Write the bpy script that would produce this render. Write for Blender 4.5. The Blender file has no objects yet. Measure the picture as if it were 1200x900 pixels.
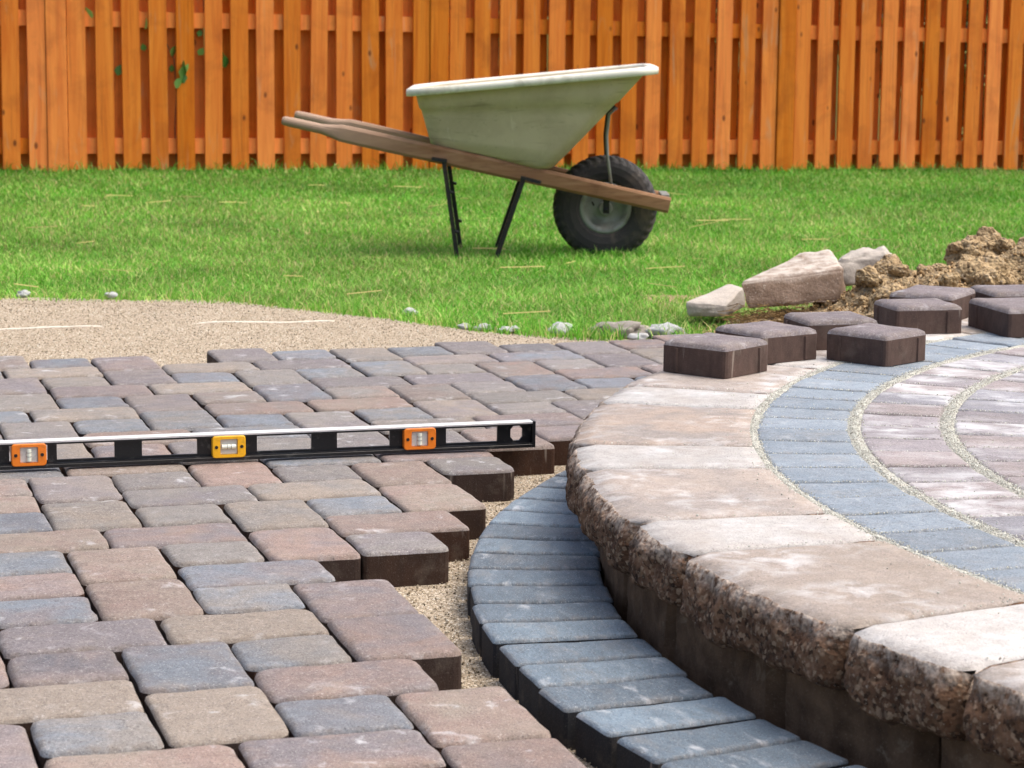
import bpy, bmesh, math, random
import numpy as np
from mathutils import Vector, Matrix, noise as mnoise

random.seed(7); rng = np.random.default_rng(7)
scene = bpy.context.scene
COL = scene.collection

# ------------------------------------------------------------------ camera
F_PX, Y_HOR, ROLL, CAM_H = 2757.0, 17.06, 0.010472, 0.7877     # 1200x900 pixel units, metres above the paving
PITCH = math.atan((450 - Y_HOR) / F_PX)
cam = bpy.data.cameras.new('camera'); cam_o = bpy.data.objects.new('camera', cam); COL.objects.link(cam_o)
cam.sensor_width = 36.0; cam.lens = 36.0 * F_PX / 1200.0
cam.clip_start = 0.05; cam.clip_end = 2000
cam_o.matrix_world = Matrix.Translation((0, 0, CAM_H)) @ Matrix.Rotation(math.pi/2 - PITCH, 4, 'X') @ Matrix.Rotation(ROLL, 4, 'Z')
cam.dof.use_dof = True; cam.dof.focus_distance = 3.9; cam.dof.aperture_fstop = 17.0
scene.camera = cam_o

# ------------------------------------------------------------------ sky, sun, exposure
SUN_EL, SUN_AZ = math.radians(62), math.radians(88)     # azimuth from +Y (view direction) towards +X
world = bpy.data.worlds.new('World'); scene.world = world; world.use_nodes = True
wn = world.node_tree.nodes; wl = world.node_tree.links
bg = wn['Background']
sky = wn.new('ShaderNodeTexSky'); sky.sky_type = 'NISHITA'; sky.sun_disc = False
sky.sun_elevation = SUN_EL; sky.sun_rotation = SUN_AZ
sky.air_density = 1.0; sky.dust_density = 8.0; sky.ozone_density = 1.0; sky.altitude = 0
wl.new(sky.outputs[0], bg.inputs[0]); bg.inputs[1].default_value = 0.15
sun = bpy.data.lights.new('sun', 'SUN'); sun.energy = 1.1; sun.angle = math.radians(60); sun.color = (1.0, 0.985, 0.97)
sun_o = bpy.data.objects.new('sun', sun); COL.objects.link(sun_o)
sd = Vector((math.sin(SUN_AZ)*math.cos(SUN_EL), math.cos(SUN_AZ)*math.cos(SUN_EL), math.sin(SUN_EL)))
sun_o.rotation_euler = sd.to_track_quat('Z', 'Y').to_euler(); sun_o.location = (6, 2, 12)
scene.view_settings.view_transform = 'Standard'; scene.view_settings.look = 'None'
scene.view_settings.gamma = 1; scene.view_settings.use_curve_mapping = False
scene.view_settings.exposure = 0.74

# ------------------------------------------------------------------ pixel -> place
def ray(px, py):
    x, y = px - 600.0, 450.0 - py
    c, s = math.cos(ROLL), math.sin(ROLL)
    x, y = (c*x - s*y)/F_PX, (s*x + c*y)/F_PX
    return Vector((x, math.cos(PITCH) + y*math.sin(PITCH), -math.sin(PITCH) + y*math.cos(PITCH)))
def at_z(px, py, z):
    r = ray(px, py); t = (z - CAM_H)/r.z
    return Vector((r.x*t, r.y*t, z))
def at_y(px, py, y):
    r = ray(px, py); t = y/r.y
    return Vector((r.x*t, y, CAM_H + r.z*t))

# ------------------------------------------------------------------ helpers
def lin(c): return c/12.92 if c <= .04045 else ((c + .055)/1.055)**2.4
def S(r, g, b): return (lin(r/255), lin(g/255), lin(b/255), 1.0)
def tag(o, label=None, cat=None, group=None, kind=None):
    if label: o['label'] = label
    if cat: o['category'] = cat
    if group: o['group'] = group
    if kind: o['kind'] = kind
    return o
def empty(name, loc=(0, 0, 0)):
    o = bpy.data.objects.new(name, None); COL.objects.link(o); o.location = loc
    o.empty_display_size = .05
    return o
def mesh_obj(name, V, Fc, mats, parent=None, loc=(0, 0, 0), smooth=False, mi=None, attrs=None):
    me = bpy.data.meshes.new(name)
    me.from_pydata([tuple(v) for v in V], [], Fc)
    for m in (mats if isinstance(mats, (list, tuple)) else [mats]): me.materials.append(m)
    if mi is not None: me.polygons.foreach_set('material_index', np.array(mi, dtype=np.int32))
    if smooth is True: me.polygons.foreach_set('use_smooth', np.ones(len(me.polygons), dtype=bool))
    elif smooth is not False: me.polygons.foreach_set('use_smooth', np.array(smooth, dtype=bool))
    if attrs:
        for k, a in attrs.items():
            at = me.attributes.new(k, 'FLOAT', 'POINT'); at.data.foreach_set('value', np.array(a, dtype=np.float32))
    me.update()
    o = bpy.data.objects.new(name, me); COL.objects.link(o); o.location = loc
    if parent: o.parent = parent
    return o
def big_mesh(name, V, T, mat, colors=None, parent=None):
    """numpy triangles, with a colour per vertex"""
    me = bpy.data.meshes.new(name)
    V = np.asarray(V, np.float32); T = np.asarray(T, np.int32)
    me.vertices.add(len(V)); me.vertices.foreach_set('co', V.ravel())
    me.loops.add(T.size); me.loops.foreach_set('vertex_index', T.ravel())
    me.polygons.add(len(T)); me.polygons.foreach_set('loop_start', np.arange(0, T.size, 3, dtype=np.int32))
    if colors is not None:
        ca = me.color_attributes.new('tint', 'FLOAT_COLOR', 'POINT')
        c4 = np.ones((len(V), 4), np.float32); c4[:, :3] = colors
        ca.data.foreach_set('color', c4.ravel())
    me.materials.append(mat); me.update(calc_edges=True)
    o = bpy.data.objects.new(name, me); COL.objects.link(o)
    if parent: o.parent = parent
    return o
class MB:
    def __init__(s): s.v = []; s.f = []
    def add(s, V, Fc):
        b = len(s.v); s.v += [Vector(x) for x in V]; s.f += [tuple(i + b for i in q) for q in Fc]
    def hexa(s, c8):
        """8 corners: bottom 4 ccw, top 4 ccw"""
        s.add(c8, [(3, 2, 1, 0), (4, 5, 6, 7), (0, 1, 5, 4), (1, 2, 6, 5), (2, 3, 7, 6), (3, 0, 4, 7)])
    def box(s, lo, hi):
        (a, b, c), (d, e, f) = lo, hi
        s.hexa([(a, b, c), (d, b, c), (d, e, c), (a, e, c), (a, b, f), (d, b, f), (d, e, f), (a, e, f)])
    def obox(s, o, ux, uy, uz):
        o, ux, uy, uz = map(Vector, (o, ux, uy, uz))
        s.hexa([o, o+ux, o+ux+uy, o+uy, o+uz, o+ux+uz, o+ux+uy+uz, o+uy+uz])
    def tube(s, pts, rad, n=10, cap=True, sq=None):
        pts = [Vector(p) for p in pts]; rad = rad if isinstance(rad, (list, tuple)) else [rad]*len(pts)
        rings = []
        for i, p in enumerate(pts):
            t = (pts[min(i+1, len(pts)-1)] - pts[max(i-1, 0)]).normalized()
            up = Vector((0, 0, 1)) if abs(t.z) < .9 else Vector((0, 1, 0))
            a = t.cross(up).normalized(); b = a.cross(t).normalized()
            rings.append([p + (a*math.cos(2*math.pi*k/n) + b*math.sin(2*math.pi*k/n))*rad[i] for k in range(n)])
        s.loft(rings, cap)
    def loft(s, rings, cap=True):
        n = len(rings[0]); V = [p for r in rings for p in r]; Fc = []
        for i in range(len(rings)-1):
            for k in range(n):
                Fc.append((i*n+k, i*n+(k+1) % n, (i+1)*n+(k+1) % n, (i+1)*n+k))
        if cap: Fc.append(tuple(range(n-1, -1, -1))); Fc.append(tuple((len(rings)-1)*n+k for k in range(n)))
        s.add(V, Fc)
    def build(s, name, mat, parent=None, loc=(0, 0, 0), smooth=False, bevel=0, seg=2):
        L = Vector(loc)
        o = mesh_obj(name, s.v, s.f, mat, parent, loc, smooth)
        bm = bmesh.new(); bm.from_mesh(o.data); bmesh.ops.recalc_face_normals(bm, faces=bm.faces)
        if bevel: bmesh.ops.bevel(bm, geom=list(bm.edges), offset=bevel, segments=seg, affect='EDGES', profile=.5)
        bm.to_mesh(o.data); bm.free()
        return o
def fbm(p, sc, oct=4):
    return mnoise.fractal(Vector(p)*sc, 1.0, 2.0, oct)

# ------------------------------------------------------------------ materials
class NT:
    def __init__(s, name):
        s.m = bpy.data.materials.new(name); s.m.use_nodes = True
        s.t = s.m.node_tree; s.b = s.t.nodes['Principled BSDF']
    def n(s, typ, **k):
        nd = s.t.nodes.new('ShaderNode' + typ)
        for a, v in k.items(): setattr(nd, a, v)
        return nd
    def put(s, sock, v):
        if isinstance(v, bpy.types.NodeSocket): s.t.links.new(v, sock)
        else: sock.default_value = v
    def mix(s, f, a, b, mode='MIX'):
        m = s.n('Mix', data_type='RGBA', blend_type=mode); s.put(m.inputs[0], f); s.put(m.inputs[6], a); s.put(m.inputs[7], b)
        return m.outputs[2]
    def noise(s, vec, sc, det=3, rough=.55, dist=0):
        m = s.n('TexNoise'); s.put(m.inputs['Vector'], vec); m.inputs['Scale'].default_value = sc
        m.inputs['Detail'].default_value = det; m.inputs['Roughness'].default_value = rough; m.inputs['Distortion'].default_value = dist
        return m.outputs[0]
    def voro(s, vec, sc, feat='F1', out='Distance', rnd=1.0):
        m = s.n('TexVoronoi', feature=feat); s.put(m.inputs['Vector'], vec); m.inputs['Scale'].default_value = sc
        m.inputs['Randomness'].default_value = rnd
        return m.outputs[out]
    def ramp(s, v, a, b, lo=0., hi=1.):
        m = s.n('MapRange', clamp=True); s.put(m.inputs[0], v)
        for i, x in enumerate((a, b, lo, hi)): m.inputs[i+1].default_value = x
        return m.outputs[0]
    def math(s, op, a, b=0.):
        m = s.n('Math', operation=op); s.put(m.inputs[0], a); s.put(m.inputs[1], b); return m.outputs[0]
    def vmath(s, op, a, b):
        m = s.n('VectorMath', operation=op); s.put(m.inputs[0], a); s.put(m.inputs[1], b); return m.outputs[0]
    def coord(s, shift=True, scale=None):
        c = s.n('TexCoord').outputs['Object']
        if scale: c = s.vmath('MULTIPLY', c, scale)
        if shift:
            r = s.n('ObjectInfo').outputs['Random']
            k = s.n('CombineXYZ'); 
            for i, q in enumerate((37., 91., 53.)): s.put(k.inputs[i], s.math('MULTIPLY', r, q))
            c = s.vmath('ADD', c, k.outputs[0])
        return c
    def attr(s, name, typ='GEOMETRY', out='Color'):
        a = s.n('Attribute', attribute_name=name, attribute_type=typ); return a.outputs[out]
    def bump(s, h, strength, dist):
        m = s.n('Bump'); s.put(m.inputs['Height'], h); m.inputs['Strength'].default_value = strength; m.inputs['Distance'].default_value = dist
        s.t.links.new(m.outputs[0], s.b.inputs['Normal']); return m
    def fin(s, col, rough=.8, spec=.4, metal=0.):
        s.put(s.b.inputs['Base Color'], col); s.put(s.b.inputs['Roughness'], rough)
        s.b.inputs['Specular IOR Level'].default_value = spec; s.b.inputs['Metallic'].default_value = metal
        return s.m

def stone_top(name, effl=.5, effl_thr=.6, stain=.45, grain=1.0, spec=.45, rough=.7, streak=None, soft=.13):
    t = NT(name); c = t.coord(scale=streak); A = t.attr('tint_a', 'OBJECT'); B = t.attr('tint_b', 'OBJECT')
    f = t.ramp(t.noise(c, 9, 4, .6, .6), .36, .62)
    col = t.mix(f, A, B)
    # mottling and aggregate speckle
    col = t.mix(t.ramp(t.noise(c, 45, 4, .65), .3, .75, 0, .55), col, t.mix(.55, col, (.03, .028, .028, 1)))
    sp = t.noise(c, 330, 3, .75)
    col = t.mix(t.ramp(sp, .58, .68, 0, .6*grain), col, (.60, .58, .55, 1))
    col = t.mix(t.ramp(sp, .43, .33, 0, .85*grain), col, (.035, .03, .03, 1))
    sp2 = t.noise(c, 900, 2, .6)
    col = t.mix(t.ramp(sp2, .45, .35, 0, .5*grain), col, (.04, .035, .035, 1))
    pit = t.voro(c, 130)
    col = t.mix(t.math('MULTIPLY', t.ramp(pit, .16, .08), t.ramp(t.noise(c, 25, 2), .5, .6, 0, .8*grain)), col, (.03, .026, .025, 1))
    # sand dust
    col = t.mix(t.ramp(t.noise(c, 14, 5, .7, .3), .52, .75, 0, .3), col, (.33, .28, .22, 1))
    # lime bloom patches
    e = t.math('MULTIPLY', t.ramp(t.noise(c, 23, 4, .6, .4), effl_thr, effl_thr + soft), t.ramp(t.noise(c, 6, 2), .42, .6))
    col = t.mix(t.math('MULTIPLY', e, effl), col, (.66, .68, .70, 1))
    # worn, sandy arrises
    ed = t.attr('edge', 'GEOMETRY', 'Fac')
    w = t.math('MULTIPLY', ed, t.ramp(t.noise(c, 60, 3), .35, .65))
    col = t.mix(t.math('MULTIPLY', w, stain), col, (.17, .135, .105, 1))
    w2 = t.math('MULTIPLY', ed, t.ramp(t.noise(c, 38, 3), .56, .68))
    col = t.mix(t.math('MULTIPLY', w2, .35*effl), col, (.60, .60, .60, 1))
    hgt = t.math('ADD', t.noise(c, 420, 3, .65), t.math('MULTIPLY', t.noise(c, 70, 3), 1.5))
    t.bump(hgt, .8*grain, .0026)
    return t.fin(col, t.ramp(t.noise(c, 30, 3), .3, .7, rough-.1, rough+.15), spec)
def stone_side(name, streaks=True):
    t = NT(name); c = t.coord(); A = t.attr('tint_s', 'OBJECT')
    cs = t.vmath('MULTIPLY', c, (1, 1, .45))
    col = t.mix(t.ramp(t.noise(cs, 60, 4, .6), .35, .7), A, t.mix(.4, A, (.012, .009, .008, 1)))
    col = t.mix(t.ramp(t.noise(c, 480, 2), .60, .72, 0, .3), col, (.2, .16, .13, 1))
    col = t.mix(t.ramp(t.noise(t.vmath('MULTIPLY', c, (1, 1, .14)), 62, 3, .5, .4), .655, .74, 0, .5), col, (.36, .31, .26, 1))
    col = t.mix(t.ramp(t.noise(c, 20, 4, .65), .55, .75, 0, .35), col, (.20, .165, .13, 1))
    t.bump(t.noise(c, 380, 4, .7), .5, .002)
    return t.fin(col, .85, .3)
M_TOP = stone_top('paver_face', effl=.55)
M_SIDE = stone_side('paver_side')
M_BLUE = stone_top('slate_paver_face', effl=.5, effl_thr=.58, stain=.35, rough=.55, spec=.6, streak=(1.6, .7, 1))
M_BLUESIDE = stone_side('slate_paver_side')
M_RING = stone_top('ring_paver_face', effl=.9, effl_thr=.40, stain=.1, rough=.6, streak=(.7, 1.0, 1), soft=.32)
M_RBLUE = stone_top('ring_slate_face', effl=.3, effl_thr=.6, stain=.15)
M_CAP = stone_top('cap_face', soft=.25, effl=.6, effl_thr=.46, stain=.3, grain=.7)

def rough_face():
    t = NT('split_face'); c = t.coord()
    col = t.mix(t.ramp(t.noise(c, 28, 4), .35, .68), S(74, 52, 38), S(128, 98, 76))
    v = t.voro(c, 210, out='Color')
    sep = t.n('SeparateColor'); t.put(sep.inputs[0], v)
    col = t.mix(t.ramp(sep.outputs[0], .72, .95, 0, .6), col, S(168, 146, 122))
    col = t.mix(t.ramp(sep.outputs[1], .70, .9, 0, .75), col, S(34, 22, 15))
    col = t.mix(t.ramp(t.noise(c, 260, 3, .7), .62, .72, 0, .8), col, S(185, 172, 155))
    col = t.mix(t.ramp(t.noise(c, 40, 3), .62, .78, 0, .35), col, S(122, 76, 44))
    d = t.attr('edge', 'GEOMETRY', 'Fac')
    col = t.mix(t.math('MULTIPLY', d, t.ramp(t.noise(c, 90, 4, .7), .38, .62, 0, .9)), col, S(205, 192, 178))
    h = t.math('ADD', t.voro(c, 190), t.math('MULTIPLY', t.noise(c, 320, 4, .7), .8))
    t.bump(h, .5, .003)
    return t.fin(col, .92, .25)
M_ROUGH = rough_face()
def wall_face():
    t = NT('wall_block_face'); c = t.coord()
    col = t.mix(t.ramp(t.noise(c, 22, 4), .3, .7), S(78, 58, 43), S(128, 101, 78))
    col = t.mix(t.ramp(t.noise(c, 14, 5, .7, 1.2), .60, .70, 0, .6), col, S(158, 140, 118))
    col = t.mix(t.ramp(t.noise(c, 400, 2), .6, .72, 0, .5), col, S(150, 130, 108))
    t.bump(t.noise(c, 150, 5, .7), .6, .004)
    return t.fin(col, .9, .25)
M_WALL = wall_face()

def granular(name, c1, c2, c3, sc, hb=.8, dist=.003, pale=.8):
    t = NT(name); c = t.n('TexCoord').outputs['Object']
    v = t.voro(c, sc, out='Color'); sep = t.n('SeparateColor'); t.put(sep.inputs[0], v)
    col = t.mix(t.ramp(sep.outputs[0], .0, 1.0), c1, c2)
    col = t.mix(t.ramp(sep.outputs[1], .78, .86), col, c3)
    col = t.mix(t.ramp(sep.outputs[2], .86, .92, 0, pale), col, S(232, 226, 212))
    col = t.mix(t.ramp(t.noise(c, 3.0, 3), .3, .7, 0, .35), col, t.mix(.5, col, c1))
    h = t.math('ADD', t.math('MULTIPLY', t.voro(c, sc), -1.), t.math('MULTIPLY', t.noise(c, sc*.45, 3), .8))
    t.bump(h, hb, dist)
    return t.fin(col, .9, .25)
M_SAND = granular('coarse_sand', S(128, 114, 94), S(186, 172, 150), S(90, 80, 64), 420, .6, .002)
M_JSAND = granular('jointing_sand', S(152, 152, 142), S(188, 189, 180), S(118, 116, 108), 420, .7, .002)
M_SOIL = granular('soil', S(134, 114, 84), S(176, 154, 118), S(100, 82, 58), 140, .8, .006, .12)
def tinted(name, rough=.85, trans=0., spec=.25, shiny=False):
    t = NT(name); a = t.attr('tint')
    t.fin(a, rough, spec)
    if trans:
        out = t.t.nodes['Material Output']; tr = t.n('BsdfTranslucent'); t.put(tr.inputs[0], a)
        mx = t.n('MixShader'); mx.inputs[0].default_value = trans
        t.t.links.new(t.b.outputs[0], mx.inputs[1]); t.t.links.new(tr.outputs[0], mx.inputs[2]); t.t.links.new(mx.outputs[0], out.inputs[0])
    return t.m
M_GRAIN = tinted('grain'); M_BLADE = tinted('grass_blade', .55, .35, .35); M_LEAFT = tinted('leaf_tint', .5, .3, .4)
def lawn_mat():
    t = NT('lawn_soil'); c = t.n('TexCoord').outputs['Object']
    col = t.mix(t.ramp(t.noise(c, 14, 4), .35, .65), S(58, 84, 30), S(96, 104, 50))
    col = t.mix(t.ramp(t.noise(c, 40, 3), .58, .7, 0, .6), col, S(140, 122, 84))
    t.bump(t.noise(c, 60, 4), .8, .02)
    return t.fin(col, .95, .1)
M_LAWN = lawn_mat()
def wood(name, a, b, dark, sc=(28, 28, 1.6), rough=.7, blotch=.5, knots=True, axis=2):
    t = NT(name); c = t.coord(); cs = t.vmath('MULTIPLY', c, sc)
    g = t.noise(cs, 1.0, 5, .6, .6)
    col = t.mix(t.ramp(g, .3, .7), a, b)
    col = t.mix(t.ramp(t.noise(t.vmath('MULTIPLY', cs, (3, 3, 1.5)), 1.0, 3), .55, .75, 0, .45), col, dark)
    col = t.mix(t.ramp(t.noise(c, 4, 4, .6, .5), .5, .75, 0, blotch), col, dark)
    if knots:
        col = t.mix(t.ramp(t.noise(t.vmath('MULTIPLY', c, (14, 14, 2.2)), 1.0, 4, .6, .8), .60, .74, 0, .55), col, S(196, 158, 118))
    if knots:
        v = t.voro(t.vmath('MULTIPLY', c, (1, 1, .55)), 9)
        col = t.mix(t.ramp(v, .115, .06, 0, .85), col, t.mix(.6, dark, (.02, .008, .003, 1)))
    r = t.n('ObjectInfo').outputs['Random']
    hs = t.n('HueSaturation'); t.put(hs.inputs['Color'], col); t.put(hs.inputs['Value'], t.ramp(r, 0, 1, .80, 1.16)); t.put(hs.inputs['Saturation'], t.ramp(r, 0, 1, 1.04, .97))
    t.bump(g, .35, .003)
    out = hs.outputs[0]
    if name == 'weathered_wood':      # grips bleached by hands
        sx_ = t.n('SeparateXYZ'); t.put(sx_.inputs[0], t.n('TexCoord').outputs['Object'])
        out = t.mix(t.ramp(sx_.outputs[0], -.35, -.75, 0, .65), out, S(168, 148, 132))
    return t.fin(out, rough, .3)
M_FENCE = wood('stained_cedar', S(240, 146, 60), S(216, 114, 40), S(154, 76, 30))
M_HANDLE = wood('weathered_wood', S(168, 132, 100), S(138, 98, 68), S(92, 52, 32), sc=(2.2, 40, 40), blotch=.75, knots=False)
def plain(name, col, rough=.5, metal=0., spec=.5, dirt=None, dirt_sc=12, amt=.6, bump=0., thr=(.5, .7)):
    t = NT(name); c = t.coord()
    out = col
    if dirt: out = t.mix(t.ramp(t.noise(c, dirt_sc, 5, .65, .3), thr[0], thr[1], 0, amt), col, dirt)
    if dirt: out = t.mix(t.ramp(t.noise(c, dirt_sc*7, 3, .7), .6, .75, 0, amt*.5), out, dirt)
    if bump: t.bump(t.noise(c, 160, 3), bump, .002)
    return t.fin(out, rough, spec, metal)
M_TRAY = plain('tray_plastic', S(200, 186, 158), .45, dirt=S(122, 106, 82), dirt_sc=7, amt=.5, thr=(.46, .8))
def scuffed():
    t = NT('tray_plastic'); c = t.coord()
    col = t.mix(t.ramp(t.noise(c, 5, 5, .65, .3), .44, .8, 0, .5), S(198, 186, 160), S(128, 112, 88))
    col = t.mix(t.ramp(t.noise(t.vmath('MULTIPLY', c, (5, 5, 34)), 1.0, 4, .65, .6), .58, .72, 0, .45), col, S(104, 94, 76))
    col = t.mix(t.ramp(t.noise(t.vmath('MULTIPLY', c, (30, 30, 7)), 1.0, 4, .65, 1.0), .64, .74, 0, .4), col, S(222, 214, 196))
    col = t.mix(t.ramp(t.noise(c, 55, 4, .7), .64, .72, 0, .5), col, S(92, 80, 62))
    return t.fin(col, t.ramp(t.noise(c, 12, 3), .3, .7, .38, .6), .45)
M_TRAY = scuffed()
M_RIM = plain('tray_rim', S(222, 222, 208), .45, dirt=S(150, 146, 126), dirt_sc=14, amt=.5)
M_RUBBER = plain('tyre_rubber', S(44, 42, 42), .75, dirt=S(104, 92, 78), dirt_sc=9, amt=.6, bump=.4)
M_STEEL = plain('grey_paint', S(134, 138, 132), .45, .3, dirt=S(84, 74, 62), dirt_sc=16, amt=.6)
M_BLACKM = plain('black_steel', S(38, 38, 40), .5, .4, dirt=S(88, 70, 56), dirt_sc=30, amt=.5)
M_LBLACK = plain('level_black', S(20, 21, 24), .38, 0, dirt=S(120, 118, 112), dirt_sc=60, amt=.35, thr=(.58, .72))
M_ALU = plain('bare_aluminium', S(222, 222, 222), .4, .3, dirt=S(150, 150, 150), dirt_sc=40, amt=.3)
M_ORANGE = plain('orange_plastic', S(238, 128, 30), .4, dirt=S(150, 86, 36), dirt_sc=70, amt=.4)
M_YELLOW = plain('yellow_plastic', S(246, 182, 24), .4, dirt=S(160, 120, 40), dirt_sc=70, amt=.4)
M_CLEAR = plain('vial_block', S(205, 205, 198), .25, dirt=S(150, 150, 144), dirt_sc=90, amt=.5)
M_VIAL = plain('vial_liquid', S(226, 230, 214), .12)
M_MARK = plain('vial_mark', S(70, 72, 66), .4)
M_WHITE = plain('white_pvc', S(222, 218, 206), .45, dirt=S(190, 180, 160), dirt_sc=30, amt=.6)
def rock(name, a, b, dust=.6):
    t = NT(name); c = t.coord()
    col = t.mix(t.ramp(t.noise(c, 16, 5, .65), .35, .68), a, b)
    nz = t.n('SeparateXYZ'); t.put(nz.inputs[0], t.n('NewGeometry').outputs['Normal'])
    up = t.math('MULTIPLY', t.ramp(nz.outputs[2], .35, .8), t.ramp(t.noise(c, 30, 4), .25, .6))
    col = t.mix(t.math('MULTIPLY', up, dust), col, S(196, 188, 178))
    col = t.mix(t.ramp(t.noise(c, 220, 3), .6, .72, 0, .6), col, S(205, 196, 182))
    t.bump(t.noise(c, 90, 5, .7), .8, .006)
    return t.fin(col, .92, .25)
M_ROCKB = rock('tan_block', S(114, 94, 78), S(148, 128, 112), .9)
M_ROCKG = rock('grey_block', S(148, 142, 134), S(176, 168, 158), .5)
M_PEBBLE = rock('pale_stone', S(192, 200, 206), S(228, 227, 222), .2)

# ------------------------------------------------------------------ terrain
FENCE_A = math.radians(18.5)
FENCE_P = at_y(511, 195, 13.60)
FD = Vector((math.cos(FENCE_A), math.sin(FENCE_A), 0)); FN = Vector((-FD.y, FD.x, 0))
def lawn_z(x, y):
    t = np.clip((y - 6.2)/(8.9 - 6.2), 0, 1)
    z = -.062 + (-.120 + .062)*t
    t2 = np.clip((y - 8.9)/4.7, 0, 1)
    return z + t2*(.005 - .011*x)
EDGE_PX = [(-160, 346), (0, 347), (150, 347), (270, 350), (330, 356), (400, 363), (470, 372), (560, 384), (640, 389), (720, 392)]
EDGE = [at_z(a, b, -.055) for a, b in EDGE_PX] + [Vector((.55, 6.25, 0)), Vector((.9, 6.5, 0)), Vector((1.6, 6.8, 0)), Vector((3.2, 7.0, 0))]
EX = np.array([p.x for p in EDGE]); EY = np.array([p.y for p in EDGE])
EX = np.r_[-60, EX, 60]; EY = np.r_[EY[0], EY, EY[-1]]
def edge_y(x): return np.interp(x, EX, EY)

def sheet(name, xs, ys, zf, mat, **k):
    V = [(x, y, zf(x, y)) for y in ys for x in xs]; n = len(xs)
    Fc = [(j*n+i, j*n+i+1, (j+1)*n+i+1, (j+1)*n+i) for j in range(len(ys)-1) for i in range(n-1)]
    o = mesh_obj(name, V, Fc, mat, smooth=True)
    o['kind'] = 'structure'
    return o
gx = np.r_[-900, -200, -60, -20, np.linspace(-6, 6, 61), 20, 60, 200, 900]
gy = np.r_[-300, -60, -10, 0, np.linspace(5.0, 16, 81), 30, 80, 300, 1200]
def ground_z(x, y):
    e = float(edge_y(x)); d = y - e
    z = float(lawn_z(np.clip(x, -5, 5), y))
    z += .010*fbm((x, y, 0), .9, 3)
    if d < 0: z = -.085
    else: z = min(z, z) - .03*math.exp(-d/.05)
    return z
lawn = sheet('lawn', list(gx), list(gy), ground_z, M_LAWN)
def sand_z(x, y):
    z = -.056 + .006*fbm((x, y, 3), 3.0, 3) * min(1, max(.4, y - 4.6))
    e = float(edge_y(x)) - y
    if e < .25: z -= max(0, .25 - e)*.05
    if e < -.1: z -= (-.1 - e)*.5
    return z
sx = np.linspace(-3.2, 3.6, 137); sy = np.linspace(1.2, 7.6, 129)
sand = sheet('sand_bed', list(sx), list(sy), sand_z, M_SAND)

# ------------------------------------------------------------------ paver mesh
def outline(w, d, rc, jit, nside=4, ncor=3, seed=0):
    """rounded rectangle, centred, ccw, with a wavy tumbled edge"""
    pts = []
    hw, hd = w/2, d/2
    cs = [(hw-rc, -hd+rc, -90), (hw-rc, hd-rc, 0), (-hw+rc, hd-rc, 90), (-hw+rc, -hd+rc, 180)]
    hw, hd = w/2, d/2
    rcs = [min(.03, rc*random.choice((.7, .9, 1.1, 1.5))) if jit > .002 else rc for _ in range(4)]
    sg = [(1, -1), (1, 1), (-1, 1), (-1, -1)]
    cs = [(sg[k][0]*(hw - rcs[k]), sg[k][1]*(hd - rcs[k]), (-90, 0, 90, 180)[k]) for k in range(4)]
    for k, (cx, cy, a0) in enumerate(cs):
        rc = rcs[k]
        for i in range(ncor):
            a = math.radians(a0 + 90*i/(ncor-1)); pts.append((cx + rc*math.cos(a), cy + rc*math.sin(a)))
        nx = cs[(k+1) % 4]; a1 = math.radians(a0+90); p0 = (cx + rc*math.cos(a1), cy + rc*math.sin(a1))
        r2 = rcs[(k+1) % 4]; p1 = (nx[0] + r2*math.cos(a1), nx[1] + r2*math.sin(a1))
        for i in range(1, nside): t = i/nside; pts.append((p0[0]+(p1[0]-p0[0])*t, p0[1]+(p1[1]-p0[1])*t))
    out = []
    for (x, y) in pts:
        n = mnoise.noise(Vector((x*22, y*22, seed*7.3)))
        r = math.hypot(x, y); k = 1 + jit*n/max(r, .02); out.append((x*k, y*k))
    return out
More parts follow.
